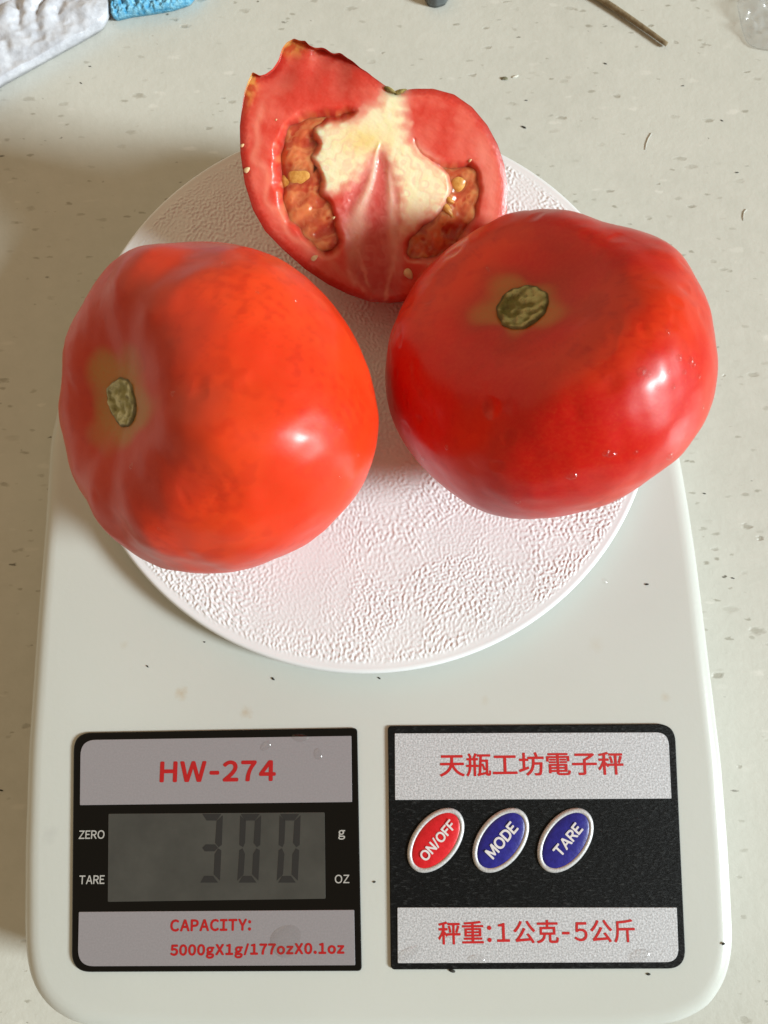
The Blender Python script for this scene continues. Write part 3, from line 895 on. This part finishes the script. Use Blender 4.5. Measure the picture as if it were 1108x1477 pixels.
# ragged little notches along the torn shoulder
tear = np.exp(-(((OUTR[:, 0] - 360) / 190) ** 2 + ((OUTR[:, 1] - 120) / 70) ** 2))
OUTR[:, 1] += tear * (5 * np.sin(OUTR[:, 0] * 0.065) + 2.5 * np.sin(OUTR[:, 0] * 0.137 + 1))
DOME = 0.0255
def dome_rings(O, n=46):
    R0 = face_pt(OUTR, O); c0 = face_pt(CEN[None], O)[0]
    rings = []
    for i in range(n):
        t = i / (n - 1) * math.pi / 2 * 0.985
        s = math.cos(t) ** 0.86 * (1 + 0.045 * math.sin(2 * t))
        rings.append(c0 + (R0 - c0) * s - HN * DOME * math.sin(t) ** 0.95)
    return rings
lo_, hi = 0.10, 0.30
d0 = ray(*zc(*CEN))
for _ in range(30):
    t = (lo_ + hi) / 2
    zz = np.vstack(dome_rings(CAM + d0 * t, 20))[:, 2].min()
    if zz > PLAT_TOP - 0.0003: lo_ = t
    else: hi = t
HO = CAM + d0 * t
half = empty('tomato_half', (HO[0], HO[1], PLAT_TOP))
HB = np.array([HO[0], HO[1], PLAT_TOP])
tag(half, 'tomato half with its wet cut face, seeds and torn shoulder showing', 'tomato half')

def col_dome(P):
    n1 = waves(0.03, seed=71)(P); n2 = waves(0.008, seed=72)(P)
    return mix(np.tile([0.62, 0.016, 0.005], (len(P), 1)), np.tile([0.66, 0.045, 0.010], (len(P), 1)), sstep(-0.8, 1.2, n1 + 0.5 * n2))
rg = dome_rings(HO)
Vd = np.vstack(rg)
Vd += (waves(0.02, seed=75)(Vd) * 0.0003)[:, None] * (np.arange(len(rg)).repeat(640) > 2)[:, None] * (Vd - HO) / np.linalg.norm(Vd - HO, axis=1)[:, None]
build('skin', Vd - HB, grid_faces(len(rg), 640)[:, ::-1], M_tomR, half, colour=col_dome(Vd))

# the cut face: a polar sheet whose relief and tint follow the chambers, walls and core
NR = 300
rho = np.linspace(0.004, 1, NR)
Q = (CEN + (OUTR - CEN)[None] * rho[:, None, None]).reshape(-1, 2)
q3 = np.c_[Q, np.zeros(len(Q))]
w1 = waves(120, seed=81)(q3); w2 = waves(38, seed=82)(q3); w3 = waves(13, 40, seed=83)(q3); w4 = waves(5.5, 50, seed=84)(q3)
warp = np.c_[2.2 * waves(60, seed=85)(q3) + 0.5 * waves(24, seed=87)(q3), 2.2 * waves(60, seed=86)(q3) + 0.5 * waves(24, seed=88)(q3)]
Qw = Q + warp
sL = sdf(LOC_L, Qw); sR = sdf(LOC_R, Qw); sC = sdf(CORE, Qw); sW = sdf(WEDGE, Qw); sO = -sdf(OUTR[::4], Q)
cav = np.maximum(sstep(8, -22, sL), sstep(8, -22, sR))
FL = srgb(220, 70, 54); FLP = srgb(240, 132, 112); PALE = srgb(250, 238, 200); YEL = srgb(240, 214, 136); RED = srgb(196, 42, 30); ORG = srgb(200, 84, 40)
col = np.tile(FL, (len(Q), 1))
col = mix(col, FLP, 0.50 * sstep(-1.4, 1.8, 0.9 * w1 + 0.25 * w2 + 0.08 * w3))
# outer skin line, red band, then the paler vascular line of the wall
col = mix(col, RED, 0.85 * (1 - sstep(10, 34, sO + 2 * w3)))
vas = np.exp(-((sO - 62 - 8 * w1) / 14) ** 2) * sstep(640, 250, Q[:, 0]) * sstep(220, 320, Q[:, 1])
col = mix(col, srgb(240, 150, 125), 0.6 * vas)
col = mix(col, RED, 0.45 * sstep(330, 150, Q[:, 1]) * sstep(620, 420, Q[:, 0]))
vas2 = np.exp(-((sO - 48 - 6 * w1) / 26) ** 2) * sstep(820, 900, Q[:, 0]) * sstep(330, 420, Q[:, 1])
col = mix(col, srgb(240, 150, 130), 0.6 * vas2)
# pale radiating streaks in the wedge
ap = np.array([585.0, 330.0])
aw = np.arctan2(Q[:, 0] - ap[0], Q[:, 1] - ap[1]); rw = np.hypot(*(Q - ap).T)
streak = np.exp(-((aw + 0.235 + 0.02 * w1) / 0.075) ** 2) * sstep(620, 250, rw) + 0.85 * np.exp(-((aw - 0.085) / 0.05) ** 2) * sstep(600, 260, rw) * sstep(120, 220, rw)
fib = 0.5 + 0.5 * np.sin(aw * 60 + 2 * w2)
wedge = sstep(14, -16, sW)
cw = mix(np.tile(srgb(214, 84, 76), (len(Q), 1)), np.tile(srgb(226, 122, 112), (len(Q), 1)), np.clip(0.35 * fib + 0.4 * sstep(-1, 1, w2), 0, 1))
cw = mix(cw, srgb(190, 50, 48), 0.6 * sstep(700, 900, Q[:, 1]))
col = mix(col, cw, wedge)
col = mix(col, srgb(248, 214, 190), 0.75 * np.clip(streak, 0, 1) * sstep(25, -20, np.minimum(sW, sC)))
# bottom veins running out of the wedge
for (x0, y0, x1, y1) in ((470, 840, 528, 918), (640, 700, 590, 925), (655, 795, 740, 806), (500, 760, 545, 925)):
    e = np.array([x1 - x0, y1 - y0], float); tt = np.clip(((Q - [x0, y0]) @ e) / (e @ e), 0, 1)
    dd = np.hypot(*(Q + 2 * warp - [x0, y0] - tt[:, None] * e).T)
    col = mix(col, srgb(238, 170, 150), 0.6 * np.exp(-(dd / 7) ** 2))
# core and placenta: creamy, bleeding softly into the flesh
core = sstep(34, -26, sC + 1.5 * w3 + 6 * w2)
cc_ = mix(np.tile(PALE, (len(Q), 1)), np.tile(YEL, (len(Q), 1)), np.clip(0.8 * np.exp(-(((Q[:, 0] - 520) / 70) ** 2 + ((Q[:, 1] - 400) / 45) ** 2)) + 0.18 * sstep(-0.4, 1.4, w2), 0, 1))
cc_ = mix(cc_, srgb(236, 160, 140), 0.75 * sstep(40, -60, Q[:, 1] * 0 + (sdf([(470, 330), (620, 260), (570, 310), (480, 345)], Q))) * sstep(560, 500, Q[:, 0]))
cc_ = mix(cc_, srgb(236, 170, 150), 0.55 * sstep(560, 700, Q[:, 1]))
cc_ = mix(cc_, srgb(246, 196, 166), 0.40 * sstep(60, 170, rw) * sstep(0.2, 1.0, np.sin(aw * 26 + 1.5 * w2 + w1)))
col = mix(col, cc_, core)
col = mix(col, srgb(240, 180, 160), 0.45 * sstep(45, 8, sC) * (1 - core) * (1 - cav))
# chamber walls: wet orange-red
cavc = mix(np.tile(srgb(196, 54, 36), (len(Q), 1)), np.tile(srgb(214, 104, 62), (len(Q), 1)), sstep(-0.8, 1.2, w2))
col = mix(col, cavc, cav)
# torn shoulder: thin amber shreds where the skin ripped
tip = np.maximum(np.exp(-(((Q[:, 0] - 286) / 60) ** 2 + ((Q[:, 1] - 72) / 34) ** 2)), np.exp(-(((Q[:, 0] - 136) / 24) ** 2 + ((Q[:, 1] - 205) / 60) ** 2)))
col = mix(col, mix(np.tile(srgb(196, 84, 34), (len(Q), 1)), np.tile(srgb(226, 164, 84), (len(Q), 1)), sstep(-1, 1.2, w2 + 0.2 * w3)), np.clip(1.15 * tip, 0, 0.85))
# stem end
col = mix(col, srgb(120, 104, 40), 0.8 * np.exp(-(((Q[:, 0] - 622) / 26) ** 2 + ((Q[:, 1] - 240) / 12) ** 2)))
hgt = -0.0030 * np.maximum(sstep(8, -40, sL), sstep(8, -40, sR))
hgt = hgt + (1 - cav) * (0.000003 * w4 + 0.000006 * w3 + 0.000018 * w2 * sstep(0, 60, sO)) + 0.00012 * core * (1 - cav)
hgt = hgt - 0.0006 * wedge * sstep(0, -40, sW) + 0.0004 * np.clip(streak, 0, 1) * wedge
hgt = hgt + 0.0005 * np.sqrt(sstep(0, 30, sO))                          # flesh swells slightly past the skin
hgt = hgt - 0.0020 * sstep(330, 120, Q[:, 1]) * sstep(560, 380, Q[:, 0]) * (1 + 0.15 * w1)
hgt[-640:] = 0
M_flesh = mat_flesh('tomato_flesh', 0.36, 0.03, 1500, 0.85)
build('cut_flesh', face_pt(Q, HO, hgt) - HB, grid_faces(NR, 640), M_flesh, half, colour=col)

# jelly in the two chambers
M_gel = mat_flesh('tomato_jelly', 0.2, 0.04, 500, 0.9)
M_gel.node_tree.nodes['Principled BSDF'].inputs['Coat Weight'].default_value = 0.9
M_gel.node_tree.nodes['Principled BSDF'].inputs['Coat Roughness'].default_value = 0.06
def jelly(poly, low, seed, pit):
    P0 = resample(np.array(poly, float), 220, 6.0)
    c = P0.mean(0)
    n = 80
    s = np.linspace(0.004, 1.06, n)
    Qj = (c + (P0 - c)[None] * s[:, None, None]).reshape(-1, 2)
    j3 = np.c_[Qj, np.zeros(len(Qj))]
    a1 = waves(75, seed=seed)(j3); a2 = waves(26, seed=seed + 1)(j3); a3 = waves(9, 40, seed=seed + 2)(j3)
    h = low + 0.00022 * a1 + 0.00004 * a2 - pit(Qj)
    cj = mix(np.tile(srgb(192, 68, 38), (len(Qj), 1)), np.tile(srgb(222, 128, 78), (len(Qj), 1)), sstep(-1.2, 1.4, a1 * 0.8 + a2 * 0.35))
    fibre = np.sin(Qj[:, 1] * 0.085 + 0.03 * Qj[:, 0] + 1.8 * a1 + 0.8 * a2)
    cj = mix(cj, srgb(236, 176, 112), 0.28 * sstep(0.0, 1, fibre))
    cj = mix(cj, srgb(172, 40, 24), 0.40 * sstep(0.5, 1.8, a2 - 0.5 * a1))
    return build('jelly', face_pt(Qj, HO, h) - HB, grid_faces(n, 220), M_gel, half, colour=cj)
jelly(LOC_L, -0.0008, 91, lambda q: 0.0016 * np.exp(-((q[:, 0] - 228) / 26) ** 2) + 0.0020 * np.exp(-((q[:, 1] - 300) / 34) ** 2) + 0.0018 * np.exp(-(((q[:, 0] - 385) / 40) ** 2 + ((q[:, 1] - 790) / 30) ** 2)))
jelly(LOC_R, -0.0007, 95, lambda q: 0.0016 * np.exp(-(((q[:, 0] - 705) / 35) ** 2 + ((q[:, 1] - 415) / 45) ** 2)) + 0.0012 * np.exp(-((q[:, 1] - 465) / 24) ** 2))

# seeds: flattened drops
M_seed = mat_noise('tomato_seed', tuple(srgb(196, 128, 52)), tuple(srgb(226, 172, 92)), 900, 0.3, 0.2)
M_seedp = mat_noise('pale_seed', tuple(srgb(214, 170, 120)), tuple(srgb(232, 206, 160)), 900, 0.35, 0.2)
def seed(u, v, ln, wd, ang_, h, mat=None, th_=0.0008, name='seed'):
    c = face_pt(np.array([[u, v]]), HO, h)[0]
    ex = face_pt(np.array([[u + 10.0, v]]), HO, h)[0] - c; mpp = np.linalg.norm(ex) / 10
    ex /= np.linalg.norm(ex); ey = np.cross(HN, ex)
    n, m_ = 9, 20
    V = []
    for i in range(n):
        f = math.pi * i / (n - 1)
        for j in range(m_):
            a_ = 2 * math.pi * j / m_
            x = math.cos(a_) * math.sin(f); y = math.sin(a_) * math.sin(f); zz_ = math.cos(f)
            x2 = x * ln / 2 * mpp; y2 = y * wd / 2 * mpp * (1 - 0.35 * x)
            V.append(c + ex * (x2 * math.cos(ang_) - y2 * math.sin(ang_)) + ey * (x2 * math.sin(ang_) + y2 * math.cos(ang_)) + HN * zz_ * th_)
    return build(name, np.array(V) - HB, grid_faces(n, m_)[:, ::-1], mat or M_seed, half)
seed(308, 515, 92, 56, 0.15, -0.0014)
seed(276, 540, 62, 70, 0.6, -0.0020)
seed(838, 540, 58, 50, 0.5, -0.0012)
seed(800, 632, 56, 24, -0.9, -0.0006)
seed(806, 598, 36, 18, -0.5, -0.0004)
seed(668, 843, 40, 26, -0.9, 0.0004, M_seedp)
for (u, v, l_) in ((131, 496, 26), (115, 415, 16), (355, 789, 30), (228, 330, 10), (418, 656, 14), (872, 465, 14)):
    seed(u, v, l_, l_ * 0.6, 0.6, 0.0003, M_seedp, 0.0004, 'seed')

M_stem = mat_noise('dry_stem_end', tuple(srgb(70, 60, 24)), tuple(srgb(170, 150, 80)), 900, 0.6, 0.4)
seed(606, 232, 44, 16, -0.4, 0.0004, M_stem, 0.0007, 'stem_end')
seed(640, 236, 46, 14, 0.3, 0.0002, M_stem, 0.0006, 'stem_end')

# ------------------------------------------------------------------ water droplets
M_water = mat_water()
def droplet(c, nrm, rx, ry, h, label, group, rot=0.0):
    nrm = np.asarray(nrm, float); nrm /= np.linalg.norm(nrm)
    ex = np.cross([0.0, 1.0, 0.13], nrm); ex /= np.linalg.norm(ex); ey = np.cross(nrm, ex)
    e1 = ex * math.cos(rot) + ey * math.sin(rot); e2 = -ex * math.sin(rot) + ey * math.cos(rot)
    m_ = 28; V = []
    a_ = np.linspace(0, 2 * math.pi, m_, endpoint=False)
    wob = 1 + 0.06 * np.cos(2 * a_ + c[0] * 9e3) + 0.05 * np.cos(3 * a_ + c[1] * 7e3)
    for s, z in ((1.0, -0.03), (0.93, 0.13), (0.8, 0.36), (0.62, 0.62), (0.42, 0.82), (0.2, 0.96), (0.02, 1.0)):
        V.append(np.outer(np.cos(a_) * rx * s * wob, e1) + np.outer(np.sin(a_) * ry * s * wob, e2) + nrm * z * h)
    Vv = np.vstack(V)
    Fv = [tuple(f) for f in grid_faces(len(V), m_)] + [tuple(range((len(V) - 1) * m_, len(V) * m_))]
    o = build('water_droplet', Vv, Fv, M_water)
    o.location = c
    return tag(o, label, 'droplet', group)
up = (0, 0, 1)
for (x, y, rx, ry, h, rot, lab) in (
        (384, 1076, 0.0015, 0.0008, 0.0004, 0.7, 'small water droplet on the silver strip above the letters HW-274'),
        (433, 1064, 0.0019, 0.0010, 0.0005, 0.0, 'water droplet at the upper edge of the HW-274 strip'),
        (459, 1088, 0.0010, 0.0013, 0.0003, 0.2, 'faint flat water droplet to one side of the letters HW-274'),
        (412, 1357, 0.0036, 0.0033, 0.0005, 0.3, 'largest water droplet lying over the capacity figures'),
        (590, 1375, 0.0028, 0.0011, 0.0006, 0.5, 'long water droplet in the corner of the lower grained silver strip'),
        (688, 1384, 0.0020, 0.0010, 0.0005, 0.0, 'water droplet under the red characters on the lower edge of the grained strip'),
        (924, 1379, 0.0026, 0.0013, 0.0007, 0.3, 'water droplet near the rounded corner of the lower grained silver strip')):
    droplet(px(x, y, ZS + 0.00006), up, rx, ry, h, lab, 'water droplets on the silver strips', rot)

def on_surface(W, C, x, y):
    q, dep = project(W)
    d2 = (q[:, 0] - x) ** 2 + (q[:, 1] - y) ** 2
    near = np.where(d2 < 16)[0]
    i = near[np.argmin(dep[near])] if len(near) else np.argmin(d2)
    return W[i]
def nrm_at(W, p):
    i = np.argsort(((W - p) ** 2).sum(1))[:60]
    A_ = W[i] - W[i].mean(0)
    n_ = np.linalg.svd(A_, full_matrices=False)[2][2]
    return n_ if n_ @ (CAM - p) > 0 else -n_
drops_R = [(928, 536, 5), (936, 541, 4), (967, 480, 3), (982, 517, 4), (1000, 520, 4), (1003, 527, 3), (990, 536, 3), (967, 535, 3), (1012, 543, 3), (876, 656, 4), (882, 658, 5),
           (826, 691, 5), (920, 655, 3), (966, 662, 5), (607, 662, 4), (748, 727, 3), (700, 388, 3), (951, 560, 3), (973, 560, 3), (1016, 590, 3), (641, 648, 3)]
for (x, y, r) in drops_R:
    p = on_surface(WR, CR_, x, y); n_ = nrm_at(WR, p)
    rad = r * 0.00017
    droplet(p, n_, rad * 1.25, rad * 0.9, rad * 0.7, 'tiny bead of water on the deep red tomato', 'beads of water on the deep red tomato', random.uniform(0, 3))
drops_L = [(372, 418, 3), (323, 376, 4), (430, 432, 4), (520, 655, 4), (494, 690, 3), (186, 672, 5), (228, 765, 3), (246, 566, 4)]
for (x, y, r) in drops_L:
    p = on_surface(WL, CL_, x, y); n_ = nrm_at(WL, p)
    rad = r * 0.00012
    droplet(p, n_, rad * 1.2, rad * 0.9, rad * 0.6, 'tiny bead of water on the orange-red tomato lying on its side', 'beads of water on the orange-red tomato', random.uniform(0, 3))
for (x, y, r) in ((872, 838, 6),):
    c = px(x, y, PLAT_TOP - 0.0001)
    droplet(c, up, r * 0.00012, r * 0.00012, 0.0003, 'single small water droplet on the grained platform rim', None)

# ------------------------------------------------------------------ crumbs and hairs
M_crumb = mat_noise('dark_crumb', (0.012, 0.011, 0.009), (0.05, 0.045, 0.035), 2500, 0.8)
M_crumb2 = mat_noise('olive_crumb', tuple(srgb(92, 88, 66)), tuple(srgb(150, 146, 120)), 2500, 0.8)
def crumb(x, y, z, l, w, rot, mat, label, group):
    c = px(x, y, z); r = np.random.default_rng(int(x * 7 + y))
    n, m_ = 6, 9; V = []
    for i in range(n):
        f = math.pi * i / (n - 1)
        for j in range(m_):
            a_ = 2 * math.pi * j / m_; k = r.uniform(0.7, 1.25)
            X = math.cos(a_) * math.sin(f) * l * k; Y = math.sin(a_) * math.sin(f) * w * k; Z = (1 - math.cos(f)) / 2 * w * 1.1
            V.append((X * math.cos(rot) - Y * math.sin(rot), X * math.sin(rot) + Y * math.cos(rot), Z - w * 0.06))
    o = build('crumb', V, grid_faces(n, m_), mat)
    o.location = c
    return tag(o, label, 'crumb', group)
crumb(728, 114, 0, 0.0013, 0.0006, -0.1, M_crumb2, 'olive-grey crumb on the bare counter behind the halved tomato', None)
crumb(743, 111, 0, 0.0011, 0.0004, 0.3, mat_noise('pale_crumb', tuple(srgb(214, 212, 200)), tuple(srgb(230, 228, 220)), 2500, 0.7), 'pale flake touching the olive-grey crumb on the counter', None)
for (x, y, l) in ((933, 843, 0.0005), (540, 1272, 0.0004), (652, 1400, 0.0007), (935, 1405, 0.0005), (213, 961, 0.0004), (394, 979, 0.0005), (547, 978, 0.0004), (1043, 1361, 0.0005), (295, 926, 0.0003)):
    crumb(x, y, BODY_TOP, l, l * 0.5, random.uniform(-0.9, 0.9), M_crumb, 'dark speck of dirt on the white body of the scale', 'dark specks on the scale body')
for (x, y, l) in ((756, 184, 0.0009), (1016, 712, 0.0005), (873, 92, 0.0006), (1041, 174, 0.0005), (1063, 249, 0.0006), (130, 96, 0.0005), (117, 120, 0.0005), (1057, 834, 0.0005), (2, 1140, 0.0006), (985, 124, 0.0005), (759, 145, 0.0005)):
    crumb(x, y, 0, l, l * 0.35, random.uniform(-0.9, 0.3), M_crumb, 'dark speck of dirt lying loose on the counter', 'dark specks on the counter')
def tube(name, P, r0, r1, mat, parent=None, m_=12):
    P = np.asarray(P, float); n = len(P); V = []
    a_ = np.linspace(0, 2 * math.pi, m_, endpoint=False)
    for i in range(n):
        tg = P[min(i + 1, n - 1)] - P[max(i - 1, 0)]; tg /= np.linalg.norm(tg)
        e1 = np.cross(tg, [0, 0, 1.0]); e1 /= np.linalg.norm(e1); e2 = np.cross(e1, tg)
        r = r0 + (r1 - r0) * i / (n - 1)
        V.append(P[i] + r * (np.outer(np.cos(a_), e1) + np.outer(np.sin(a_), e2)))
    V = np.vstack(V)
    Fv = [tuple(f) for f in grid_faces(n, m_)] + [tuple(range(m_ - 1, -1, -1)), tuple(range((n - 1) * m_, n * m_))]
    return build(name, V, Fv, mat, parent)
M_fib = plain('white_fibre', (0.62, 0.61, 0.57), 0.5)
for pts, lab in (([(940, 192), (935, 200), (932, 208), (931, 216)], 'short pale curved fibre on the counter behind the deep red tomato'),
                 ([(1077, 302), (1073, 306), (1072, 313), (1073, 318)], 'short pale curled fibre on the counter off the shoulder of the deep red tomato')):
    o = tube('fibre', [px(*p, 0.00017) for p in pts], 0.00018, 0.0001, M_fib, None, 8)
    tag(o, lab, 'fibre')

# ------------------------------------------------------------------ things at the back edge of the counter
def pillow(name, outline, z0, z1, mat, crumple, seed_, power=5.0, nr=110, nc=420, sm=4.0):
    O2 = resample(np.array([px(x, y, z0)[:2] for x, y in outline]), nc, sm * 1e-3)
    if np.sum(O2[:, 0] * np.roll(O2[:, 1], -1) - O2[:, 1] * np.roll(O2[:, 0], -1)) < 0: O2 = O2[::-1]
    c = O2.mean(0)
    V = []
    s = np.r_[np.linspace(0.01, 0.9, nr - 20, endpoint=False), np.linspace(0.9, 1, 20)]
    for k in s:
        P = c + (O2 - c) * k
        V.append(np.c_[P, np.full(nc, z0 + (z1 - z0) * (1 - k ** power))])
    V.append(np.c_[c + (O2 - c) * 0.995, np.full(nc, z0 * 0.5)]); V.append(np.c_[c + (O2 - c) * 0.97, np.full(nc, 0.0002)]); V.append(np.c_[c + (O2 - c) * 0.02, np.full(nc, 0.0002)])
    V = np.vstack(V)
    n = len(s) * nc
    T_ = V[:n].copy()
    fade = np.repeat(1 - 0.6 * s ** 10, nc)
    V[:n, 2] += crumple(T_) * fade
    o = build(name, V, grid_faces(len(s) + 3, nc)[:, ::-1] * 1, mat)
    return o
w_a, w_b, w_c = waves(0.010, 30, 201), waves(0.0045, 40, 202), waves(0.0018, 50, 203)
def crum_bag(P):
    return 0.0010 * (np.abs(w_a(P)) - 0.8) + 0.00028 * (1 - np.abs(w_b(P))) + 0.00007 * (1 - np.abs(w_c(P)))
M_bag = mat_noise('white_wrapping_film', (0.46, 0.47, 0.52), (0.66, 0.67, 0.73), 260, 0.25, 0.5, 0.0008)
bag = pillow('plastic_packet', [(-150, 205), (-60, 150), (0, 111), (40, 89), (80, 67), (120, 45), (146, 30), (155, 18), (156, 0), (150, -30), (120, -140), (-60, -260), (-330, -100), (-300, 120)],
             0.0050, 0.0095, M_bag, crum_bag, 1, sm=0.9)
tag(bag, 'white crumpled plastic packet lying at the back of the counter beside blue cloth', 'packet')
w_d, w_e = waves(0.0022, 50, 211), waves(0.0010, 60, 212)
def crum_cloth(P): return 0.0006 * w_d(P) + 0.00035 * w_e(P)
M_cloth = mat_noise('blue_terry', tuple(srgb(64, 150, 196)), tuple(srgb(150, 208, 232)), 700, 0.75, 0.8, 0.001, 0.2)
cloth = pillow('cloth', [(160, 21), (185, 15), (215, 11), (245, 6), (272, -3), (300, -40), (300, -200), (165, -200), (163, -40), (159, 0)], 0.004, 0.008, M_cloth, crum_cloth, 2, nr=120, nc=480, sm=0.7)
tag(cloth, 'bright blue fuzzy cloth edge at the back of the counter next to the white packet', 'cloth')

M_wood = mat_noise('brown_stick', tuple(srgb(120, 104, 80)), tuple(srgb(150, 134, 108)), 500, 0.9, 0.3, 0.0005, 0.1)
sa = px(790, -46, 0.0014); sb = px(962, 64, 0.0012)
st = []
for t in np.linspace(0, 1, 30):
    p = sa * (1 - t) + sb * t; p = p + np.array([0, 0.0012 * math.sin(math.pi * t), 0]); st.append(p)
stick = tube('stick', st, 0.0012, 0.0007, M_wood)
tag(stick, 'thin brown wooden stick lying on the counter beside the clear plastic film', 'stick')
w_f, w_g = waves(0.012, 24, 221), waves(0.005, 30, 222)
def crum_film(P): return 0.0016 * np.abs(w_f(P)) + 0.0007 * np.abs(w_g(P))
film = pillow('plastic_film', [(1066, -30), (1064, 10), (1070, 40), (1078, 62), (1092, 70), (1120, 74), (1180, 90), (1230, 0), (1180, -90), (1090, -90)], 0.0006, 0.0026, mat_film(), crum_film, 3, nr=70, nc=260, sm=0.8)
tag(film, 'crumpled clear plastic film at the back corner of the counter', 'plastic film')
M_dark = mat_noise('dark_grey_plastic', tuple(srgb(74, 80, 82)), tuple(srgb(100, 106, 108)), 200, 0.4)
knob = pillow('bottle_stopper', [(612, -12), (618, -1), (630, 2), (643, -2), (650, -14), (648, -30), (632, -40), (615, -30)], 0.003, 0.006, M_dark, lambda P: 0 * P[:, 0], 4, nr=40, nc=120, sm=0.5)
tag(knob, 'small dark grey plastic stopper at the back edge behind the tomato half', 'stopper')
